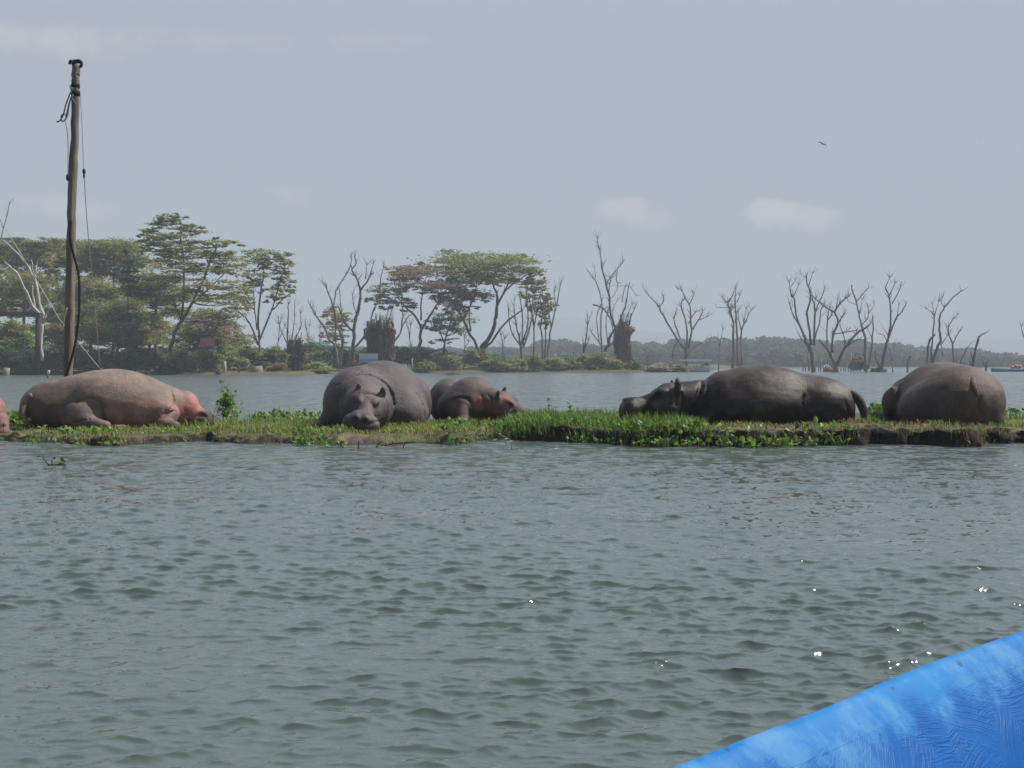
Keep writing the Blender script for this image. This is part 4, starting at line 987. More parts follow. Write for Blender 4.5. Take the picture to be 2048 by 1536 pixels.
dead(205, [(5, 3, 1, [(1815, 741), (1816, 723), (1822, 711)]), (2.4, 1.4, 0, [(1816, 726), (1812, 716)])], 'short dead stump with a crooked top left of the round hippo')
dead(196, [(6, 4, 0, [(1855, 744), (1855, 721), (1857, 686), (1870, 669)]), (4.6, 2.2, 1, [(1862, 740), (1862, 718), (1865, 674), (1869, 639), (1864, 624)]), (2, 1, 1, [(1864, 624), (1854, 619)]), (2, 1, 1, [(1870, 634), (1865, 609)]), (2.2, 1, 2, [(1869, 631), (1877, 604)]),
           (7, 4, 0, [(1865, 738), (1872, 700), (1882, 679), (1879, 659), (1880, 631)]), (4, 2.2, 1, [(1880, 631), (1890, 614), (1907, 594), (1928, 579)]), (2.2, 1.1, 1, [(1888, 614), (1882, 602), (1888, 588)]), (3, 2, 0, [(1882, 688), (1887, 713)]), (3, 1.6, 1, [(1882, 690), (1895, 671)])],
     'dead tree behind the round hippo with one long limb bent to the right', BARK_D)
dead(199, [(5, 3.4, 0, [(1908, 744), (1907, 718), (1905, 688), (1897, 669)]), (3, 1.6, 2, [(1897, 669), (1897, 655), (1905, 639), (1919, 626)]), (3, 1.4, 1, [(1905, 690), (1912, 674), (1926, 651)]), (2.6, 1.6, 0, [(1912, 744), (1912, 716), (1913, 698)]), (2.4, 1.4, 0, [(1898, 670), (1892, 650)])],
     'thin crooked dead tree behind the top of the round hippo')
dead(200, [(4, 2.4, 0, [(1920, 744), (1922, 721), (1937, 693)])], 'slanting dead pole just left of the bent dark post')
dead(190, [(7, 5, 0, [(1945, 746), (1946, 728), (1949, 711), (1957, 674)]), (4.6, 2.6, 0, [(1957, 674), (1962, 670), (1970, 667)]), (3.4, 2, 0, [(1945, 735), (1939, 722)])], 'thick dark post bent over at the top, right of the round hippo', (.04, .04, .042))
dead(198, [(5, 3.4, 0, [(1971, 747), (1973, 732), (1974, 721)]), (2.6, 1.6, 0, [(1971, 735), (1964, 718)])], 'short forked stump in the water farthest to the right', BARK_D)
dead(190, [(4, 2.4, 0, [(2064, 746), (2056, 700), (2047, 672)]), (2.6, 1.4, 1, [(2047, 672), (2043, 655)])], 'dead tree of which only the tip of a limb enters at the right edge')
dead(168, [(7, 4, 0, [(387, 755), (393, 728), (397, 712)]), (3, 2, 1, [(397, 712), (398, 690), (400, 666)])], 'short leaning dead trunk in the water in front of the reddish shed', (.10, .09, .08))
dead(160, [(6, 4, 1, [(577, 742), (576, 700), (575, 660)]), (4, 2, 3, [(575, 665), (577, 630), (576, 610)]), (3, 1.5, 3, [(580, 690), (588, 650), (590, 604)]), (3, 1.4, 3, [(576, 690), (562, 660), (556, 630)]), (2.6, 1.3, 3, [(590, 680), (602, 650), (600, 620)])],
     'dead tree rising out of the shaggy stump at the end of the wood')
# thin bare saplings between
for (bx, by, tx, ty, lab) in [(548, 720, 560, 640, 'thin bare sapling left of the shaggy stump'), (617, 715, 610, 640, 'thin bare sapling right of the shaggy stump'), (632, 718, 640, 650, 'thin bare sapling left of the left-leaning dead tree'),
                              (822, 712, 812, 640, 'thin bare sapling left of the brown acacia trunk'), (925, 716, 928, 672, 'thin bare sapling between the two acacia trunks'), (1006, 722, 1000, 666, 'thin crooked sapling right of the big acacia trunk'),
                              (1292, 728, 1288, 700, 'tiny dark snag on the low shore right of the vine column')]:
    dead(200, [(3, 1.6, 3, [(bx, by + 14), ((bx + tx) / 2 + 3, (by + ty) / 2), (tx, ty)]), (2, 1.1, 2, [((bx + tx) / 2 + 2, (by + ty) / 2 + 4), (tx + 9, ty + 12)])], lab)

# ---- white dead tree at the left edge
tree('dead_tree', 140, [(12, 9, 0, [(83, 712), (82, 680), (83, 655), (86, 634)]), (9, 6, 0, [(86, 634), (79, 608), (71, 562), (57, 535)]), (6, 3.4, 0, [(57, 535), (36, 508), (3, 478)]), (3.4, 2, 1, [(3, 478), (7, 456), (15, 426), (20, 402)]), (2.4, 1.4, 0, [(6, 455), (0, 440), (-10, 432)]),
                        (8, 5, 0, [(83, 632), (65, 612), (54, 587), (33, 547), (12, 526)]), (4, 2, 2, [(12, 526), (0, 535), (-16, 530)]), (3, 1.5, 0, [(14, 527), (20, 520)]), (4.5, 3, 0, [(72, 618), (65, 590), (65, 571)]), (5.5, 3.4, 0, [(71, 560), (65, 536), (62, 520)]), (4.6, 3, 0, [(68, 552), (73, 530)]), (5, 2.4, 0, [(87, 645), (93, 630)])],
     'bleached white dead tree at the left edge with thick forking limbs', 'dead tree', DEAD, BARK_W)

# ---- living acacias
LIVE = 'acacia trees on the shore'
def acacia(D, limbs, pads, label, col=BARK_B, dens=1.0, lsize=5.4, **k): return tree('acacia_tree', D, limbs, label, 'tree', LIVE, col, pads, dens, lsize, **k)
acacia(152, [(11, 8, 0, [(331, 735), (338, 706), (348, 668), (363, 644)]), (7, 3.4, 2, [(363, 644), (393, 587), (421, 520), (434, 495)]), (6, 2.4, 2, [(363, 644), (368, 584), (368, 535), (363, 481), (362, 448)]), (4, 2, 2, [(387, 606), (436, 560), (455, 540)]), (3.6, 2, 1, [(362, 640), (345, 600), (330, 575)])],
       [(333, 433, 24, 3.5, 'mid'), (349, 441, 22, 3, 'green'), (321, 448, 26, 3, 'mid'), (369, 456, 30, 3.5, 'green'), (296, 461, 19, 2.5, 'mid'), (335, 472, 44, 4, 'green'), (393, 464, 24, 3, 'mid'), (297, 482, 25, 3, 'green'), (357, 489, 55, 5, 'mid'), (403, 483, 30, 4, 'green'), (450, 485, 30, 3, 'mid'), (318, 501, 34, 4, 'olive'),
        (387, 507, 62, 8, 'green'), (348, 522, 48, 7, 'mid'), (441, 516, 50, 7, 'mid'), (393, 540, 56, 9, 'olive'), (456, 535, 36, 8, 'mid'), (333, 560, 40, 9, 'mid'), (440, 571, 50, 10, 'olive'), (484, 583, 24, 7, 'olive'), (448, 603, 48, 10, 'olive'), (454, 631, 42, 12, 'mid'), (440, 661, 38, 12, 'brown'), (395, 585, 30, 10, 'mid'), (350, 600, 30, 8, 'green')],
       'tall airy acacia with many thin layered tiers and a leaning trunk', dens=.72)
acacia(158, [(7, 5, 0, [(519, 735), (519, 700), (516, 650)]), (5, 2.4, 2, [(516, 650), (521, 587), (527, 547), (530, 515)]), (5, 2.6, 2, [(516, 690), (500, 647), (472, 620)]), (5, 2.4, 2, [(518, 682), (539, 632), (554, 587), (566, 541)]), (3.4, 1.6, 2, [(545, 620), (569, 596), (587, 584)]), (3.4, 1.6, 2, [(514, 660), (508, 600), (505, 560)])],
       [(515, 504, 46, 4, 'green'), (556, 511, 26, 3.5, 'mid'), (509, 520, 44, 4, 'green'), (572, 526, 22, 3, 'mid'), (541, 534, 38, 4, 'green'), (569, 546, 18, 3, 'mid'), (515, 551, 36, 5, 'mid'), (569, 565, 21, 3.5, 'green'), (581, 581, 13, 3, 'mid'), (545, 577, 24, 4, 'mid'), (500, 573, 24, 4, 'green'), (554, 596, 20, 3, 'mid'), (495, 600, 20, 4, 'mid')],
       'acacia with several slender pale trunks at the right end of the wood', (.2, .17, .14), dens=.6)
for (cx, ty, hw, D, key, lab, bx) in [(30, 484, 78, 186, 'green', 'flat-topped acacia in the back row at the left edge', 20), (135, 487, 58, 190, 'mid', 'flat-topped acacia in the back row right behind the wooden pole', 120), (228, 486, 76, 184, 'green', 'broad flat-topped acacia in the back row right of the pole', 225)]:
    acacia(D, [(9, 6, 0, [(bx, 735), (bx + 3, 660), (bx, 600)]), (6, 3, 1, [(bx, 600), (cx - hw * .4, 545), (cx - hw * .6, 510)]), (6, 3, 1, [(bx, 610), (cx + hw * .35, 550), (cx + hw * .55, 512)]), (5, 2.5, 1, [(bx, 600), (cx, 540), (cx + 5, 500)])],
           [(cx, ty + 3, hw * .8, 8, key), (cx - hw * .45, ty + 10, hw * .5, 7, 'mid'), (cx + hw * .5, ty + 10, hw * .5, 7, key), (cx - hw * .1, ty + 22, hw * .9, 10, 'olive'), (cx + hw * .3, ty + 40, hw * .6, 12, 'mid'), (cx - hw * .5, ty + 42, hw * .5, 12, 'olive')], lab, dens=1.5)
for (cx, cy, hw, hh, D, key, lab) in [(45, 575, 62, 34, 168, 'olive', 'olive green tree behind the white dead tree'), (180, 590, 62, 42, 165, 'mid', 'bushy olive tree just right of the wooden pole'), (130, 640, 50, 38, 160, 'green', 'low dark tree behind the foot of the pole'),
                                      (235, 640, 55, 44, 158, 'mid', 'rounded tree between the pole and the leaning acacia'), (310, 575, 48, 36, 164, 'green', 'dense tree just left of the leaning acacia'), (410, 665, 52, 36, 163, 'brown', 'brownish tree behind the reddish shed'), (295, 655, 44, 34, 162, 'olive', 'small tree left of the leaning acacia trunk')]:
    acacia(D, [(8, 5, 0, [(cx, 738), (cx + 3, cy + hh), (cx - 2, cy)]), (5, 2, 2, [(cx, cy + hh), (cx + hw * .5, cy)]), (5, 2, 2, [(cx, cy + hh), (cx - hw * .5, cy)])],
           [(cx, cy - hh * .55, hw * .7, hh * .35, key), (cx - hw * .45, cy - hh * .1, hw * .55, hh * .4, 'mid'), (cx + hw * .45, cy - hh * .15, hw * .55, hh * .4, key), (cx, cy + hh * .3, hw * .9, hh * .4, 'olive'), (cx + hw * .2, cy + hh * .75, hw * .8, hh * .35, 'green'), (cx - hw * .3, cy + hh * .8, hw * .7, hh * .3, 'mid')], lab, dens=1.25, lsize=5)
tree('conifer_tree', 156, [(6, 2, 0, [(256, 700), (256, 600), (255, 503)])], 'narrow dark green conical tree rising above the wood', 'tree', None, BARK_D,
     [(255, 506, 7, 6, 'dark'), (256, 520, 14, 9, 'dark'), (254, 540, 20, 11, 'dark'), (262, 560, 30, 13, 'dark'), (268, 585, 36, 15, 'dark'), (272, 610, 34, 15, 'green'), (262, 635, 30, 15, 'dark'), (278, 528, 10, 9, 'bright')], 1.6, 4.6, spurs=False)
acacia(196, [(9, 6, 0, [(841, 728), (841, 700), (841, 673), (843, 650)]), (6, 2.6, 2, [(843, 655), (830, 632), (809, 614), (795, 590)]), (6, 2.6, 2, [(843, 660), (859, 632), (870, 614), (885, 590)]), (4.4, 2, 2, [(842, 640), (843, 600), (848, 570)])],
       [(830, 538, 48, 6, 'brown'), (862, 548, 58, 9, 'brown'), (800, 546, 28, 4, 'olive'), (768, 580, 42, 6, 'olive'), (815, 563, 40, 8, 'brown'), (866, 572, 44, 9, 'brown'), (747, 597, 22, 4, 'mid'), (897, 572, 34, 10, 'brown'), (818, 606, 22, 4, 'olive'), (780, 603, 24, 4, 'brown'), (880, 600, 20, 5, 'olive'), (905, 590, 24, 12, 'brown')],
       'flat-topped acacia with rusty brown foliage left of the big green one', (.12, .10, .085), dens=.85)
acacia(200, [(12, 8, 0, [(961, 730), (962, 700), (979, 673), (991, 637)]), (8, 4, 1, [(991, 637), (994, 608), (994, 590), (988, 573)]), (6, 2.6, 1, [(994, 612), (1005, 590), (1017, 576), (1052, 550)]), (5, 2.4, 1, [(988, 573), (979, 555), (975, 540)]), (7, 3, 1, [(958, 700), (947, 681), (926, 640), (912, 614), (897, 591)]),
             (4.4, 2, 1, [(941, 662), (938, 630), (942, 600)]), (6, 2.6, 2, [(967, 698), (991, 673), (1017, 640), (1046, 620)]), (4, 2, 1, [(926, 640), (946, 600), (955, 560)]), (4, 2, 1, [(1005, 590), (1020, 560), (1030, 540)])],
       [(915, 511, 46, 8, 'green'), (964, 521, 86, 11, 'green'), (1018, 516, 42, 6, 'green'), (1050, 522, 30, 6, 'mid'), (985, 536, 80, 10, 'green'), (930, 545, 50, 12, 'mid'), (1064, 541, 22, 4, 'mid'), (1022, 553, 36, 8, 'olive'), (935, 562, 44, 10, 'olive'), (926, 588, 32, 12, 'brown'), (975, 560, 40, 8, 'mid'), (1068, 565, 24, 5, 'mid'), (960, 590, 30, 8, 'olive'), (915, 612, 22, 8, 'brown')],
       'largest flat-topped green acacia in the middle of the shore', (.07, .06, .055), dens=.95)
acacia(206, [(6, 4, 0, [(885, 732), (888, 700), (892, 673)]), (4, 2, 2, [(892, 673), (906, 626), (912, 600)]), (3.4, 1.8, 2, [(890, 690), (880, 660), (884, 640)])],
       [(888, 632, 36, 8, 'teal'), (878, 655, 32, 9, 'teal'), (909, 660, 24, 10, 'mid'), (926, 637, 26, 10, 'olive'), (900, 610, 20, 6, 'mid'), (870, 640, 18, 6, 'teal')], 'smaller bluish green acacia under the brown and the green one', dens=.6)
for (cx, cy, hw, lab, key) in [(1068, 570, 26, 'wispy acacia twigs behind the bundle of dead stems', 'mid'), (1092, 600, 20, 'wispy acacia right of the bundle of dead stems', 'olive'), (672, 630, 34, 'wispy grey-green tree behind the two dark dead trees', 'olive')]:
    acacia(214, [(4, 2.4, 0, [(cx - 4, 732), (cx, 680), (cx - 2, 630)]), (3, 1.4, 3, [(cx - 1, 660), (cx + hw * .5, cy + 14)]), (3, 1.4, 3, [(cx - 1, 650), (cx - hw * .5, cy + 10)])],
           [(cx, cy - 4, hw, 4, key), (cx + hw * .3, cy + 10, hw * .8, 4, 'mid'), (cx - hw * .3, cy + 22, hw * .8, 4, key), (cx, cy + 44, hw * .7, 5, key)], lab, dens=.8)

# ---- vine-covered stumps
def vine_stump(cx, y0, y1, hw, D, label, key=(.07, .05, .036), taper=.6):
    r = np.random.default_rng(int(cx)); s = S(D); b = P(cx, y1, D); rt = root('vine_covered_stump', b, label, 'vine stump', 'brown stumps hung with dead vines')
    mb = MB(); mb.tube([b - (0, 0, .5), P(cx, (y0 + y1) / 2, D), P(cx, y0 + 14, D)], np.array([hw * .3, hw * .35, hw * .4]) / s, 9, (.05, .038, .03)); MBX = []
    n = 1500; px = cx + r.uniform(-1, 1, n) ** 1 * hw * .95; t = r.uniform(0, 1, n) ** .8
    wv = (1 - (1 - taper) * np.clip((t - .4) * 1.7, 0, 1) ** 1.2) * (1 + .22 * np.sin(t * 7 + cx) * np.sign(px - cx)); top = np.where(np.abs(px - cx) > hw * .7, .12, 0)
    y0r = y0 + 9 * np.abs(fbm(px * .22, px * 0, 1, 3, int(cx))) + 5 * (np.abs(px - cx) / hw) ** 2; py = y0r + (y1 - y0r) * np.clip(t + top, 0, 1); px = cx + (px - cx) * wv + r.normal(0, 1.2, n)
    dd = r.uniform(-1, 1, n) * hw / s * .9
    for k in range(9):                                    # snapped branch ends sticking out of the tangle
        x = cx + r.uniform(-1, 1) * hw * .8; m2 = P(x, y0 + 14, D); mb2 = P(x + r.uniform(-5, 5), y0 - r.uniform(2, 14), D + r.uniform(-.5, .5)); MBX.append((m2, mb2))
    q = np.array([P(a, c, D + d) for a, c, d in zip(px, py, dd)])
    L = r.uniform(5, 16, n) / s; wd = r.uniform(1.2, 2.8, n) / s; az_ = r.uniform(0, 3.14, n); T = np.stack([np.cos(az_), np.sin(az_), np.zeros(n)], -1) * wd[:, None]
    dn = np.stack([r.normal(0, .14, n), r.normal(0, .14, n), -np.ones(n)], -1) * L[:, None]
    Q = np.stack([q - T, q + T, q + T * .5 + dn, q - T * .5 + dn], 1); Q[:, 2:, 2] = np.maximum(Q[:, 2:, 2], .1)
    for a_, b_ in MBX: mb.tube([a_, b_], [1.2 / s, .5 / s], 5, (.07, .055, .045))
    mb.build('trunk', M_bark, rt)
    vp = [(cx + r.uniform(-.55, .55) * hw, y0 + 8 + r.uniform(0, .6) * (y1 - y0), hw * r.uniform(.35, .75), r.uniform(6, 14), 'vine', r.uniform(-.5, .5)) for _ in range(8)]
    VQ, VC = crown_quads(r, vp, D, 1.0, 4.5, .2, .5)
    quads_obj('vine_clumps', VQ, VC * np.array(key).mean() / .094, M_vine, rt)
    quads_obj('dead_vines', Q, np.array(key) * r.uniform(.5, 1.6, (n, 1)) * (1 + r.normal(0, .06, (n, 3))), M_vine, rt)
vine_stump(590, 676, 740, 15, 160, 'square shaggy brown stump at the right end of the wood', (.12, .085, .06), taper=.95)
vine_stump(752, 638, 722, 20, 178, 'dark broad vine-hung stump behind the pale sign', (.085, .065, .05), .8)
vine_stump(775, 640, 728, 14, 176, 'reddish brown vine-hung stump right of the pale sign', (.17, .11, .075), .6)
vine_stump(1247, 636, 738, 16, 205, 'brown vine column wrapping the tallest dead tree', (.15, .11, .08), .45)

# ---- bushes on the shore, each its own plant
def bush(cx, cy, hw, hh, D, key, label, group='bushes along the far shore', lsize=4.5, mix=None):
    r = np.random.default_rng(int(cx * 3 + cy)); s = S(D); keys = [key, key, mix or key]
    pads = [(cx + r.uniform(-.5, .5) * hw, cy + r.uniform(-.35, .5) * hh, hw * r.uniform(.45, .7), hh * r.uniform(.45, .7), keys[k % 3], r.uniform(-.4, .4) * hw / s) for k in range(7)]
    pads += [(cx, cy + hh * .55, hw * .95, hh * .4, key, 0)]
    Q, C = crown_quads(r, pads, D, 1.6, lsize, .3, .6); Q[..., 2] = np.maximum(Q[..., 2], -.1 + 0 * Q[..., 2])
    tag(quads_obj('bush', Q, C, M_leaf, base=P(cx, cy + hh, D)), label, 'bush', group)
for a in [(28, 668, 40, 28, 150, 'bright', 'sunlit yellow-green bush at the left edge below the wooden frame', 'olive'), (10, 720, 60, 26, 149, 'dark', 'dark bush at the left edge of the wood by the water'), (75, 722, 50, 28, 149, 'dark', 'dark bush at the foot of the white dead tree'),
          (150, 715, 46, 30, 150, 'dark', 'dark bush behind the foot of the pole'), (215, 722, 50, 26, 150, 'dark', 'dark bush right of the pole by the water', 'green'), (280, 715, 44, 30, 150, 'dark', 'dark bush left of the leaning acacia trunk'), (205, 668, 40, 20, 153, 'olive', 'sunlit olive bush above the dark bushes right of the pole', 'bright'),
          (275, 670, 28, 22, 154, 'olive', 'olive bush left of the leaning acacia', 'brown'), (365, 722, 34, 24, 151, 'straw', 'dry pinkish bush right of the leaning acacia trunk', 'brown'), (414, 718, 26, 22, 151, 'mid', 'green bush in front of the small shed', 'green'), (340, 738, 26, 12, 149, 'dark', 'low dark bush below the leaning trunk'), (440, 708, 36, 22, 158, 'green', 'green bush right of the reddish shed', 'mid'), (470, 728, 30, 14, 155, 'pale', 'pale green low bush behind the cut stump', 'bright'), (505, 712, 34, 20, 160, 'mid', 'green bush under the slender acacia'), (545, 714, 28, 22, 158, 'green', 'leafy green bush left of the shaggy stump', 'bright'), (552, 738, 26, 8, 152, 'brown', 'low brown brush at the water left of the shaggy stump'),
          (628, 704, 38, 26, 180, 'teal', 'dark bluish bush right of the shaggy stump', 'green'), (672, 712, 34, 22, 184, 'teal', 'dark bush behind the left-leaning dead tree'), (632, 736, 40, 10, 166, 'olive', 'low yellowish brush at the water right of the shaggy stump', 'bright'), (725, 718, 26, 18, 186, 'teal', 'dark bush behind the pale sign'),
          (812, 710, 28, 18, 188, 'dark', 'dark green bush right of the reddish vine stump', 'teal'), (842, 712, 28, 18, 190, 'teal', 'dark bush under the brown acacia', 'dark'), (850, 732, 22, 9, 184, 'green', 'low green bush below the brown acacia'), (898, 724, 28, 16, 190, 'pale', 'pale olive bush left of the big acacia', 'olive'), (950, 712, 26, 18, 192, 'mid', 'fresh green bush at the foot of the big acacia', 'bright'),
          (985, 730, 30, 12, 191, 'olive', 'olive bush right of the big acacia trunk'), (1030, 730, 26, 12, 192, 'pale', 'pale bush below the bundle of dead stems', 'olive'), (1066, 728, 18, 14, 193, 'green', 'dark green bush right of the bundle of dead stems'), (1108, 730, 26, 12, 194, 'pale', 'pale bush below the pair of thin dead trees', 'olive'), (1145, 732, 22, 10, 195, 'olive', 'low olive bush in the gap right of the thin dead trees', 'brown'),
          (1186, 726, 34, 14, 197, 'olive', 'rounded olive bush below the tallest dead tree', 'straw'), (1226, 732, 24, 10, 197, 'olive', 'small olive bush left of the foot of the vine column'), (1268, 734, 11, 9, 198, 'dark', 'small dark round bush right of the vine column'), (1310, 736, 34, 6, 199, 'straw', 'low dry brush right of the small dark bush', 'brown'), (1350, 737, 26, 6, 203, 'brown', 'low reddish brush left of the white boat', 'straw'),
          (1718, 728, 17, 14, 212, 'brown', 'brown bush behind the slim dead tree at the right', 'straw'), (1758, 741, 14, 5, 204, 'dark', 'low dark brush at the foot of the right-leaning tree')]:
    bush(*a[:7], **({'mix': a[7]} if len(a) > 7 else {}))

# ================================================================== POLE, WIRES, BIRDS, BOATS, STUMPS
def build_pole():
    D = 25.0; s = S(D)
    def W(px, py, dd=0): return P(px, py, D + dd)
    b = W(133, 848); rt = root('pole', b, 'tall weathered wooden pole standing behind the brown hippo', 'pole')
    cl = [(133, 862), (136, 760), (139, 660), (141, 560), (143, 450), (146, 350), (149, 260), (151, 190), (152, 128)]; wd = [18, 18, 18.5, 18.5, 17.5, 16.5, 15.5, 15, 14.5]
    mb = MB(); r = np.random.default_rng(5)
    pts = spline([W(*c) for c in cl], 5); rad = np.interp(np.linspace(0, 1, len(pts)), np.linspace(0, 1, len(wd)), wd) / s / 2
    pts = [p + np.append(r.normal(0, .006, 2), 0) for p in pts]; rad = rad * r.uniform(.96, 1.04, len(pts))
    mb.tube(pts, rad, 20, (.19, .162, .13)); 
    V = np.array(mb.v); V += np.stack([.008 * fbm(V[:, 2] * .3, V[:, 0] * 3, 12, 2, 4), .008 * fbm(V[:, 2] * .3, V[:, 0] * 4, 12, 2, 5), 0 * V[:, 0]], -1); mb.v = list(V)
    mb.build('post', M_wood, rt)
    m = MB()
    for y, rr in ((150, 8.4), (172, 9), (187, 9.4), (162, 8.2)): m.tube([W(151, y - 5), W(151, y), W(151, y + 6)], np.array([rr * .9, rr, rr * .85]) / s, 12, (.018, .016, .016))
    m.build('black_wrapping', M_rope, rt)
    m = MB(); m.tube(spline([W(139, 122, -.1), W(147, 125, -.1), W(156, 121, -.1), (W(163, 126, -.1)), W(161, 134, -.12)], 4), np.array([6.5] * 17) / s / 2, 7, (.02, .022, .025))
    m.tube(spline([W(139, 128, -.1), W(142, 122, -.12), W(147, 127, -.1)], 3), 3.2 / s, 6, (.02, .022, .025)); m.ell(W(152, 124), np.array([9, 9, 5]) / s, (.025, .025, .028)); m.build('cap', M_rope, rt)
    m = MB(); m.tube(spline([W(157, 134, -.1), W(160, 140, -.1), W(157, 148, -.1)], 3), 2.5 / s, 6, (.55, .54, .52)); m.build('white_tie', M_rope, rt)
    m = MB(); g = (.12, .20, .21)
    for L_ in ([(146, 175), (137, 195), (131, 212), (128, 225), (124, 236)], [(146, 188), (141, 198), (138, 212), (135, 230), (128, 242), (122, 240), (124, 230), (130, 228)], [(143, 196), (148, 202), (150, 208)], [(146, 190), (139, 205), (134, 226), (131, 234)], [(124, 238), (117, 243), (113, 244)], [(140, 170), (143, 182)]):
        m.tube(spline([W(*q, -.15) for q in L_], 4), 1.5 / s, 6, g)
    m.tube(spline([W(130, 243, -.15), W(134, 258, -.12), (W(136, 285, -.1)), W(136, 350, -.1)], 4), .7 / s, 5, (.1, .1, .1)); m.ell(W(135, 355, -.1), np.array([3.2, 3, 7]) / s, (.03, .03, .03)); m.build('rope_tangle', M_rope, rt)
    m = MB(); m.tube(spline([W(142, 440, -.15), W(140, 470, -.14), W(148, 512, -.14), W(157, 545, -.14), W(159, 590, -.14), W(157, 640, -.14), (W(150, 690, -.15)), W(138, 735, -.16), W(133, 752, -.17), W(131, 790, -.17)], 4), 2.6 / s, 7, (.028, .028, .03)); m.build('black_hose', M_rope, rt)
    m = MB(); m.tube(spline([W(134, 616, -.15), W(128, 640, -.16), W(125, 660, -.16)], 4), 1.3 / s, 5, (.4, .37, .32)); m.build('pale_cord', M_rope, rt)
    # guy wires
    st = W(201, 800, .5)
    def wire(name, pts, w, label, col):
        m = MB(); m.tube(spline(pts, 5), w / s / 2, 5, col); return m
    m = wire('', [W(160, 180), W(164, 250, .05), W(167, 330, .1), W(168, 345, .1)], 1.1, '', (.22, .2, .18)); m.tube(spline([W(168, 345, .1), W(174, 440, .2), W(183, 540, .3), W(192, 640, .4), W(200, 738, .5)], 4), .9 / s, 5, (.36, .32, .25))
    rt2 = root('guy_wire', W(201, 738, .5), 'long guy wire from the pole top down behind the brown hippo', 'wire'); m.build('cable', M_rope, rt2)
    m = MB(); m.ell(W(168, 343, .1), np.array([3.6, 3.6, 6]) / s, (.045, .045, .05)); m.ell(W(168, 352, .1), np.array([2.4, 2.4, 5]) / s, (.07, .07, .07)); m.build('insulator', M_rope, rt2)
    m = MB(); m.tube([W(201, 739, .5), W(120, 640, 3), W(10, 455, 6), W(-160, 170, 10)], np.array([1.3, 1.2, 1.2, 1.2]) / s * .75, 5, (.4, .37, .3))
    tag(m.build('guy_wire', M_rope, base=W(201, 739, .5)), 'pale guy wire slanting up to the left edge behind the pole', 'wire')
    m = MB(); m.tube([W(201, 850, .5), W(201, 736, .5)], [.05, .04], 8, (.12, .1, .08)); tag(m.build('anchor_stake', M_wood, base=W(201, 850, .5)), 'short stake behind the brown hippo where both guy wires end', 'stake')
build_pole()

def frame():
    D = 138; s = S(D); rt = root('wooden_frame', P(77, 735, D), 'grey wooden beam on a post at the left edge in front of the wood', 'frame')
    m = MB(); m.box(P(-5, 627, D), (175 / s, 1.2, 9 / s), 0, (.06, .052, .048), .035); m.build('beam', M_wood, rt)
    for x in (77, -70): m = MB(); m.tube([P(x - 2, 735, D), P(x, 629, D)], [.34, .3], 6, (.05, .043, .04)); m.build('post', M_wood, rt)
frame()

# ---- birds (each one continuous body with wings, bill and legs)
def bird_sit(name, p, h, label, back, front, head, bill, face=-1, patch=None):
    m = MB(); k = h
    m.ell(p + (0, 0, .42 * k), (.17 * k, .2 * k, .33 * k), front, 12, 9, Matrix.Rotation(.25 * face, 3, 'Y')); m.ell(p + (-.05 * face * k, .05 * k, .42 * k), (.17 * k, .19 * k, .35 * k), back, 12, 9, Matrix.Rotation(.25 * face, 3, 'Y'))
    m.tube(spline([p + (.05 * face * k, 0, .62 * k), p + (.09 * face * k, 0, .76 * k), p + (.10 * face * k, 0, .88 * k)], 3), np.linspace(.11, .07, 7) * k, 8, patch or head)
    m.ell(p + (.12 * face * k, 0, .92 * k), (.10 * k, .08 * k, .08 * k), head, 10, 7); m.tube([p + (.18 * face * k, 0, .92 * k), p + (.34 * face * k, 0, .90 * k)], [.03 * k, .006 * k], 6, bill)
    if patch: m.ell(p + (.15 * face * k, -.05 * k, .88 * k), (.05 * k, .04 * k, .05 * k), patch, 8, 6)
    m.tube([p + (-.14 * face * k, 0, .2 * k), p + (-.3 * face * k, 0, -.02 * k)], [.1 * k, .05 * k], 8, back, True, .4)
    for q in (-.05, .05): m.tube([p + (0, q * k, -.02 * k), p + (0, q * k, .2 * k)], [.02 * k, .025 * k], 5, bill)
    tag(m.build(name, M_feather, base=p), label, 'bird')
p = P(97, 752, 112); 
m = MB(); m.tube([p - (0, 0, .7), p + (0, 0, .02)], [.16, .13], 7, (.12, .1, .08)); tag(m.build('stump', M_bark, base=p), 'low stump in the water under the sitting cormorant', 'stump')
bird_sit('cormorant', p, .78, 'dark cormorant with white breast sitting on a stump left of the pole', (.03, .03, .03), (.55, .53, .5), (.03, .03, .03), (.1, .09, .06), 1)
bird_sit('plover', bank_point(1193, 822, .22) + (0, 0, .02), .26, 'small black-capped bird with white cheek in the grass before the wet hippo', (.10, .085, .07), (.5, .48, .45), (.015, .015, .015), (.03, .03, .03), 1, (.75, .74, .72))
bird_sit('cormorant', P(50, 526, 139.0), .75, 'dark bird perched on a limb of the white dead tree', (.02, .02, .02), (.03, .03, .03), (.02, .02, .02), (.03, .03, .03), -1)
def bird_fly(p, span, label, tilt=.4):
    m = MB(); R_ = np.array(Matrix.Rotation(tilt, 3, 'Y')); c = (.06, .055, .05)
    m.ell(p, np.array([.10, .28, .09]) * span * .5, c, 10, 8)
    m.tube([p + (0, .12 * span, 0), p + (0, .22 * span, .0)], [.05 * span, .07 * span], 6, c, True, .3); m.ell(p + (0, -.15 * span, .01 * span), .045 * span, c, 8, 6)
    for q in (-1, 1):
        A = p + R_ @ np.array([0, -.04, 0]) * span; B = p + R_ @ np.array([q * .26, -.06, .05]) * span; C_ = p + R_ @ np.array([q * .52, .05, .015]) * span
        m.tube(spline([A, B, C_], 3), np.linspace(.075, .025, 7) * span, 8, c, True, .22)
    tag(m.build('flying_bird', M_feather, base=p), label, 'bird')
bird_fly(P(1645, 288, 120), .85, 'dark bird gliding in the sky at the upper right', .42)
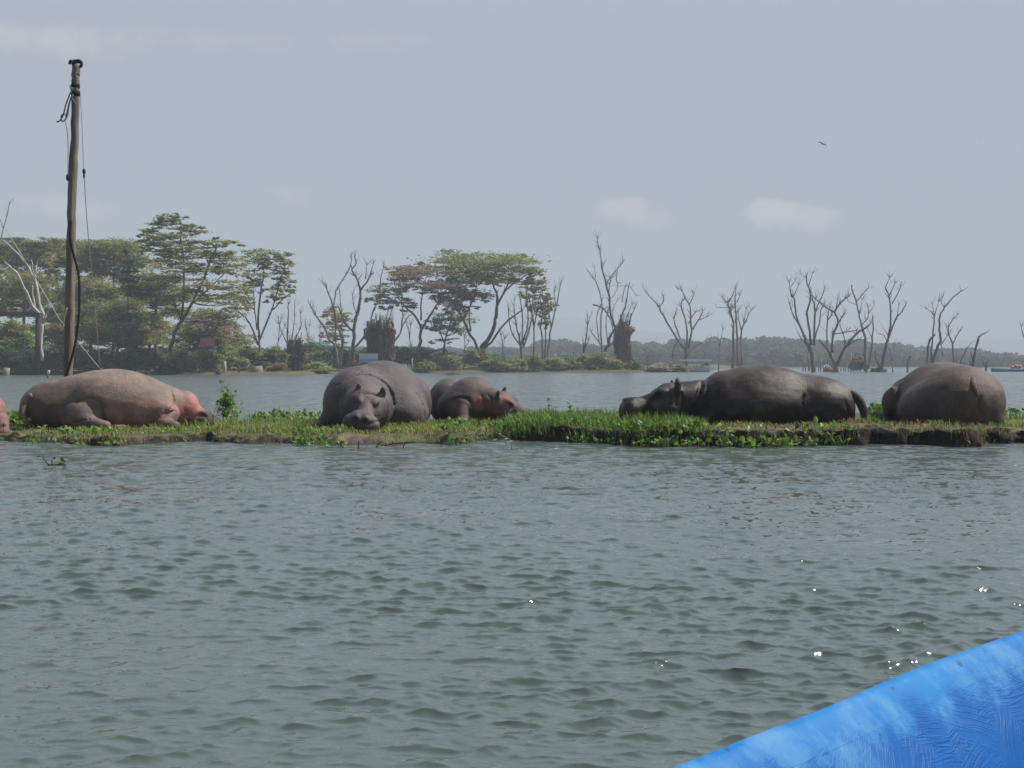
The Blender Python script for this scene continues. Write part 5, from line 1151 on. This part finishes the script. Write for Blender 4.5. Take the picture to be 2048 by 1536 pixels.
bird_fly(P(1958, 274, 420), .9, 'far tiny bird in the sky near the right edge', .1)

# ---- boats
def skiff_hull(m, x0, x1, y, z0, h, beam, col, bow=1):
    n = 9; rows = []
    for i in range(n):
        t = i / (n - 1); x = x0 + (x1 - x0) * t; tb = t if bow > 0 else 1 - t
        wdt = beam / 2 * (1 - max(0, tb - .55) ** 2 * 4.6); zs = h * (1 + .45 * max(0, tb - .5) ** 2 * 2)
        rows.append([(x, y - wdt, z0 + zs), (x, y - wdt * .72, z0), (x, y + wdt * .72, z0), (x, y + wdt, z0 + zs), (x, y + wdt * .86, z0 + zs * .98), (x, y + wdt * .7, z0 + zs * .45), (x, y - wdt * .7, z0 + zs * .45), (x, y - wdt * .86, z0 + zs * .98)])
    i0 = len(m.v)
    for r_ in rows: m.v += [np.array(q) for q in r_]
    for i in range(n - 1):
        for k in range(8):
            m.f.append((i0 + i * 8 + k, i0 + (i + 1) * 8 + k, i0 + (i + 1) * 8 + (k + 1) % 8, i0 + i * 8 + (k + 1) % 8)); m.c.append(col)
    for i in (0, n - 1): m.f.append(tuple(i0 + i * 8 + k for k in range(8))); m.c.append(col)
def pontoon():
    D = 208; s = S(D); a = P(1362, 742, D); b = P(1420, 742, D); rt = root('tour_boat', P(1390, 742, D), 'white flat-roofed tour boat moored at the low shore', 'boat')
    m = MB(); skiff_hull(m, a[0], b[0] - .2, D, -.1, .75, 2.2, (.55, .57, .60), -1); m.build('hull', M_plain, rt)
    z1 = P(1390, 722, D)[2]
    m = MB(); m.box(((a[0] + b[0]) / 2, D, z1 + .1), (b[0] - a[0] + .2, 2.4, .3), 0, (.86, .87, .88)); m.build('roof', M_plain, rt)
    for x in np.linspace(a[0] + .4, b[0] - .2, 6):
        for q in (-1, 1): m = MB(); m.tube([(x, D + q, .5), (x, D + q, z1 - .01)], .035, 5, (.5, .5, .5)); m.build('roof_post', M_plain, rt)
    m = MB(); m.box((b[0] - .75, D, .95), (1.1, 1.7, 1.2), 0, (.70, .72, .74)); m.box((b[0] - .75, D - .86, 1.25), (.8, .03, .4), 0, (.08, .1, .12)); m.build('cabin', M_plain, rt)
    for k in range(5):
        x = a[0] + .7 + k * .55; m = MB(); m.box((x, D, .55), (.35, 1.6, .1), 0, (.5, .51, .53)); m.box((x + .17, D, .78), (.07, 1.6, .42), 0, (.5, .51, .53)); m.build('seat', M_plain, rt)
    m = MB(); m.box((b[0] + .1, D, .55), (.3, .35, .75), 0, (.6, .6, .6)); m.build('outboard_motor', M_plain, rt)
pontoon()
def skiff(px0, px1, y, D, cols, label, extra=None):
    a = P(px0, y, D); b = P(px1, y, D); rt = root('small_boat', (a + b) / 2, label, 'boat', 'small boats moored on the right'); m = MB()
    skiff_hull(m, a[0], b[0], D, -.12, .62, 1.5, cols[0], -1); m.build('hull', M_plain, rt)
    for t in (.3, .62): m = MB(); m.box((a[0] + (b[0] - a[0]) * t, D, .42), (.25, 1.0, .06), 0, (.3, .25, .2)); m.build('seat', M_wood, rt)
    if extra:
        m = MB(); x = a[0] + (b[0] - a[0]) * extra[0]; 
        for q in range(5): m.ell((x + (q - 2) * extra[1] * .2, D - .25 + .12 * (q % 2), .72 + .1 * (q % 3)), (extra[1] * .2, .28, .3), extra[2], 10, 7)
        m.build('life_jackets', M_plain, rt)
    m = MB(); m.box((b[0] - .05, D, .6), (.28, .3, .6), 0, (.07, .07, .08)); m.build('outboard_motor', M_plain, rt)
skiff(1646, 1672, 744, 210, [(.42, .07, .05)], 'small red boat with pale bow under the V-shaped dead tree', (.22, .9, (.55, .6, .66)))
skiff(1982, 2050, 744, 214, [(.05, .14, .30)], 'long blue boat with orange life jackets at the right edge', (.72, 1.6, (.75, .13, .05)))

# ---- bits along the far water edge
def stump(px, y0, y1, w, D, label, col=(.3, .27, .23), lean=0):
    s = S(D); m = MB(); b = P(px, y1, D); t = P(px + lean, y0, D); m.tube([b - (0, 0, .4), b * .5 + t * .5 + (.03, 0, 0), t], np.array([w * .58, w * .5, w * .47]) / s, 9, col)
    tag(m.build('stump', M_bark, base=b), label, 'stump', 'cut stumps and posts at the far water edge')
stump(513, 732, 751, 24, 150, 'broad pale cut stump in the water below the slender acacia', (.25, .21, .17)); stump(449, 722, 752, 7, 149, 'white-topped upright post left of the broad cut stump', (.32, .29, .25)); stump(478, 730, 752, 4, 149, 'thin dark post between the white-topped post and the broad stump', (.05, .045, .04))
stump(437, 742, 753, 10, 148, 'low dark stump just left of the white-topped post', (.06, .05, .045)); stump(297, 742, 754, 3, 147, 'thin short stick behind the neck of the brown hippo', (.3, .27, .22)); stump(823, 716, 742, 3.5, 178, 'pale thin post right of the large grey hippo', (.3, .26, .2), 1)
stump(10, 736, 756, 13, 138, 'pale broken stump in the water at the left edge', (.26, .24, .2), 4)
stump(1012, 714, 742, 3, 192, 'thin post in front of the bush right of the big acacia', (.2, .17, .14))
def log(px0, px1, y, w, D, label, col): 
    m = MB(); a = P(px0, y, D); b = P(px1, y, D); m.tube(spline([a, (a + b) / 2 + (0, 0, .05), b], 3), w / S(D) / 2, 8, col); tag(m.build('log', M_bark, base=(a + b) / 2), label, 'log')
log(398, 445, 742, 4, 150, 'grey log lying behind the leaning dead trunk', (.16, .14, .12)); log(632, 690, 741, 3, 170, 'thin pale log on the shore behind the large grey hippo', (.2, .17, .13)); log(690, 735, 743, 3, 172, 'dark log on the shore left of the pale sign', (.08, .07, .06))
def canoe_clump():
    D = 150; c = P(905, 750, D); r = np.random.default_rng(8); rt = root('floating_reeds', c, 'small dark clump of reeds floating behind the pink-cheeked hippo', 'reeds'); n = 420; s = S(D)
    q = c + np.stack([r.normal(0, 9, n) / s, r.normal(0, .4, n), np.zeros(n)], -1); q[:, 2] = 0
    a, cc = blades(r, q, r.uniform(.1, .45, n) * np.exp(-((q[:, 0] - c[0]) * s / 12) ** 2), np.full(n, .07), pick_cols(r, n, ('deep', 'lush', 'straw'), (4, 2, 1)), .9); quads_obj('leaves', a, cc, M_blade, rt)['kind'] = 'stuff'
    m = MB(); m.ell(c * (1, 1, 0), (10 / s, .5, .12), (.03, .035, .02), 12, 6); m.build('root_mat', M_bark, rt)
canoe_clump()
def sign():
    D = 171; s = S(D); rt = root('sign_board', P(737, 740, D), 'pale sign board with a blue lower half between the dead tree and the vine stump', 'sign')
    a = P(721, 716, D); c = P(737, 716, D); h = 18 / s
    m = MB(); m.box(c, (33 / s * 1.15, .12, h), .3, (.46, .48, .50)); m.build('panel', M_plain, rt)
    m = MB(); m.box(c + (.022, -.072, -h * .27), (33 / s * 1.12, .03, h * .42), .3, (.22, .30, .40)); m.build('blue_band', M_plain, rt)
    for x in (724, 750): q = P(x, 742, D); m = MB(); m.tube([(q[0], D + .25 + (q[0] - c[0]) * .31, -.2), (q[0], D + .25 + (q[0] - c[0]) * .31, c[2] + h * .4)], .06, 6, (.15, .14, .13)); m.build('post', M_wood, rt)
sign()
def shed():
    D = 155; s = S(D); c = P(412, 690, D); rt = root('shed', P(412, 735, D), 'small building with a brick red roof half hidden behind the wood', 'shed'); w_ = 30 / s
    m = MB(); m.box((c[0], D + 1.5, 1.7), (w_ * .9, 2.6, 3.6), 0, (.25, .21, .17)); m.build('wall', M_plain, rt)
    m = MB(); z0 = 3.3; z1 = P(412, 676, D)[2]; x = w_ / 2
    A = [(c[0] - x, D - .2, z0), (c[0] + x, D - .2, z0), (c[0] + x, D + 1.6, z1), (c[0] - x, D + 1.6, z1)]; B = [(c[0] - x, D + 3.4, z0), (c[0] + x, D + 3.4, z0)]
    m.quad(*A, (.34, .11, .075)); m.quad(A[3], A[2], B[1], B[0], (.34, .11, .075)); m.quad(A[1], B[1], A[2], A[2], (.25, .2, .16)) if False else None
    m.f.append((0, 3, 6)) if False else None
    m.build('roof', M_plain, rt, smooth=False)
    m = MB(); m.box((c[0] + .4, D + .16, 1.2), (.9, .06, 2), 0, (.08, .06, .05)); m.build('door', M_wood, rt)
shed()
def stick_fence(px0, px1, y0, y1, D, n, label):
    rt = root('stick_fence', P((px0 + px1) / 2, y1, D), label, 'fence', 'pale stick fences on the low shore'); r = np.random.default_rng(int(px0)); s = S(D)
    for k in range(n):
        x = px0 + (px1 - px0) * (k + r.uniform(-.25, .25)) / (n - 1); h = r.uniform(0, 12); b = P(x, y1 + 3, D + r.uniform(-1, 1)); t = P(x + r.uniform(-2, 2), y0 + h, D)
        m = MB(); m.tube([b, b * .5 + t * .5, t], [.10, .09, .07], 5, tuple(np.array((.30, .26, .21)) * r.uniform(.6, 1.2))); m.build('post', M_wood, rt)
    for y in (y0 + 14, y0 + 24): 
        m = MB(); m.tube([P(px0 - 3, y, D), P((px0 + px1) / 2, y + 1.5, D), P(px1 + 3, y, D)], .06, 5, (.28, .24, .2)); m.build('rail', M_wood, rt)
stick_fence(1605, 1642, 706, 742, 232, 8, 'pale stick fence behind the tall dead tree of the right-hand group'); stick_fence(1648, 1720, 704, 742, 236, 16, 'long pale stick fence behind the V-shaped dead tree')
stick_fence(1078, 1166, 704, 724, 240, 16, 'low pale fence line in the gap right of the thin dead trees')

# ---- the blue boat the picture is taken from
def boat():
    zr = .62
    base = [PZ(*q, zr) for q in ((1355, 1535), (1500, 1477), (1665, 1413), (1775, 1364), (1850, 1333), (1921, 1307), (2048, 1263))]
    A, B = base[0], base[-1]; ax = (B - A) / np.linalg.norm(B - A); side = np.array([ax[1], -ax[0], 0]); hwid = .95; up_ = np.array([0, 0, 1.])
    port = [A - ax * 3.4 + side * .14, A - ax * 2.2 + side * .04, A - ax * 1.1] + base + [B + ax * .5 + side * .03, B + ax * 1.0 + side * .14 + up_ * .02, B + ax * 1.5 + side * .40 + up_ * .05, B + ax * 1.85 + side * hwid + up_ * .07]
    port = np.array(spline(port, 5)); n = len(port); bow = port[-1].copy()
    rt = root('blue_boat', (0.3, 0, 0), 'bright blue painted boat whose side cuts into the lower right corner', 'boat')
    prof_out = [(1.0, -.16), (.45, -.12), (.12, .18), (-.008, .56)]; prof_in = [(.0455, .5812), (.0500, .5764), (.064, .5600), (.10, .515), (.165, .41), (.24, .12), (1.0, .08)]
    def build(prof, name, mat, closed=False):
        V = []; Fq = []; k = len(prof)
        for sgn in (1, -1):
            i0 = len(V)
            for p in port:
                t = (p - bow) @ ax; c = bow + ax * t; c[2] = 0; wv = (c - p) * (1, 1, 0); hw = np.linalg.norm(wv)
                sc = min(1, hw / .35); dirn = side if hw < 1e-6 else wv / hw
                edge = p if sgn > 0 else p + 2 * wv; d = dirn * sgn
                for (u, z) in prof:
                    off = u * hw if u >= .999 else u * sc
                    q = edge * (1, 1, 0) + d * min(off, hw); V.append(np.array([q[0], q[1], z + (p[2] - zr)]))
            for i in range(n - 1):
                for j in range(k - 1 + (1 if closed else 0)):
                    j2 = (j + 1) % k; a = (i0 + i * k + j, i0 + i * k + j2, i0 + (i + 1) * k + j2, i0 + (i + 1) * k + j); Fq.append(a if sgn > 0 else a[::-1])
        me = np_mesh(name, np.array(V), np.array(Fq), True); return put_mesh(name, me, rt, mat=mat)
    def paint(name, base_c, rough_scale, strands):
        m = bpy.data.materials.new(name); m.use_nodes = True; t = NT(m.node_tree); t.n.clear(); pos = t.new('ShaderNodeNewGeometry').outputs['Position']
        n1 = t.noise(pos, 9, 5, .6); n2 = t.noise(pos, 46, 4, .6)
        c = t.mix(t.ramp(n1.outputs[0], [(.35, 0), (.7, 1)]), (*base_c, 1), (base_c[0] * 1.6 + .012, base_c[1] * 1.35 + .02, base_c[2] * 1.15, 1))
        n6 = t.noise(pos, 16, 6, .65); c = t.mix(t.ramp(n6.outputs[0], [(.56, 0), (.76, .32)]), c, (.09, .28, .56, 1))
        c = t.mix(t.math('MULTIPLY', t.ramp(n2.outputs[0], [(.66, 0), (.74, 1)]), t.ramp(n1.outputs[0], [(.5, 0), (.62, .7)])), c, (.42, .60, .82, 1))
        n7 = t.noise(pos, 4.5, 6, .7); c = t.mix(t.ramp(n7.outputs[0], [(.50, 0), (.68, .38)]), c, (.20, .33, .48, 1))
        n4 = t.noise(pos, 30, 2, .5); c = t.mix(t.ramp(n4.outputs[0], [(.70, 0), (.75, .8)]), c, (.03, .06, .13, 1))
        p = t.new('ShaderNodeBsdfPrincipled'); t.l.new(c, p.inputs['Base Color']); t.put(p.inputs['Roughness'], t.math('MULTIPLY_ADD', n1.outputs[0], .3, .36)); p.inputs['Specular IOR Level'].default_value = .14
        h = t.math('MULTIPLY', n2.outputs[0], .25)
        if strands:
            z = t.new('ShaderNodeSeparateXYZ'); t.l.new(pos, z.inputs[0])
            low = t.new('ShaderNodeMapRange', interpolation_type='SMOOTHSTEP'); t.put(low.inputs[0], t.math('ADD', z.outputs[2], t.math('MULTIPLY', t.math('SUBTRACT', n1.outputs[0], .5), .16)))
            low.inputs[1].default_value = .595; low.inputs[2].default_value = .53; low.inputs[3].default_value = 0; low.inputs[4].default_value = 1      # smooth painted rim running down into bare matting
            c = t.mix(low.outputs[0], c, t.mix(n1.outputs[0], (.005, .085, .31, 1), (.010, .128, .41, 1))); t.put(p.inputs['Base Color'], c)
            warp = t.vmath('ADD', pos, t.vmath('SCALE', t.noise(pos, 5, 2, .5).outputs['Color'], scale=.04))
            hs = None
            for (sc_, off, frq) in ((3.2, 0, 105), (4.6, .7, 150)):
                vo = t.new('ShaderNodeTexVoronoi'); t.l.new(t.mapping(warp, (1, 1, 1), (off, off, off)), vo.inputs['Vector']); vo.inputs['Scale'].default_value = sc_
                sp_ = t.new('ShaderNodeSeparateColor'); t.l.new(vo.outputs['Color'], sp_.inputs[0])
                ro = t.new('ShaderNodeVectorRotate', rotation_type='AXIS_ANGLE'); t.l.new(warp, ro.inputs['Vector']); ro.inputs['Axis'].default_value = (.71, -.70, .1); t.put(ro.inputs['Angle'], t.math('MULTIPLY', t.math('SUBTRACT', sp_.outputs[0], .5), 1.9))
                st = t.noise(t.mapping(ro.outputs[0], (6, 6, frq)), 1.0, 2, .5)
                q = t.math('MULTIPLY', t.ramp(st.outputs[0], [(.42, 0), (.50, 1), (.58, .2)]), t.ramp(t.noise(t.mapping(pos, (1, 1, 1), (off, 0, 0)), 8, 3, .6).outputs[0], [(.38, .05), (.58, .9)]))
                hs = q if hs is None else t.math('MAXIMUM', hs, q)
            h = t.math('ADD', h, t.math('MULTIPLY', hs, t.math('MULTIPLY', low.outputs[0], 1.2)))
            c = t.mix(t.math('MULTIPLY', t.math('MULTIPLY', hs, low.outputs[0]), .18), c, (.004, .05, .24, 1)); t.put(p.inputs['Base Color'], c)
        b = t.new('ShaderNodeBump'); b.inputs['Strength'].default_value = .38 if strands else .3; b.inputs['Distance'].default_value = .0035; t.l.new(h, b.inputs['Height']); t.l.new(b.outputs[0], p.inputs['Normal'])
        o = t.new('ShaderNodeOutputMaterial'); t.l.new(p.outputs[0], o.inputs[0]); return m
    build(prof_out, 'hull', paint('blue_hull_paint', (.03, .17, .50), 1, False))
    M_boat = paint('blue_boat_paint', (.006, .148, .43), 1, True); build(prof_in, 'inner_lining', M_boat)
    build([(-.008, .54), (-.018, .585), (-.018, .606), (-.013, .616), (-.004, .6205), (.008, .616), (.022, .605), (.036, .592), (.0485, .5786), (.0505, .5765)], 'gunwale', M_boat, False)
    m = MB(); c = bow - ax * 3.6; m.box((c[0], c[1], .36), (1.35, .3, .05), -math.atan2(ax[0], ax[1]), (.03, .16, .45)); m.build('bench', M_plain, rt)
boat()
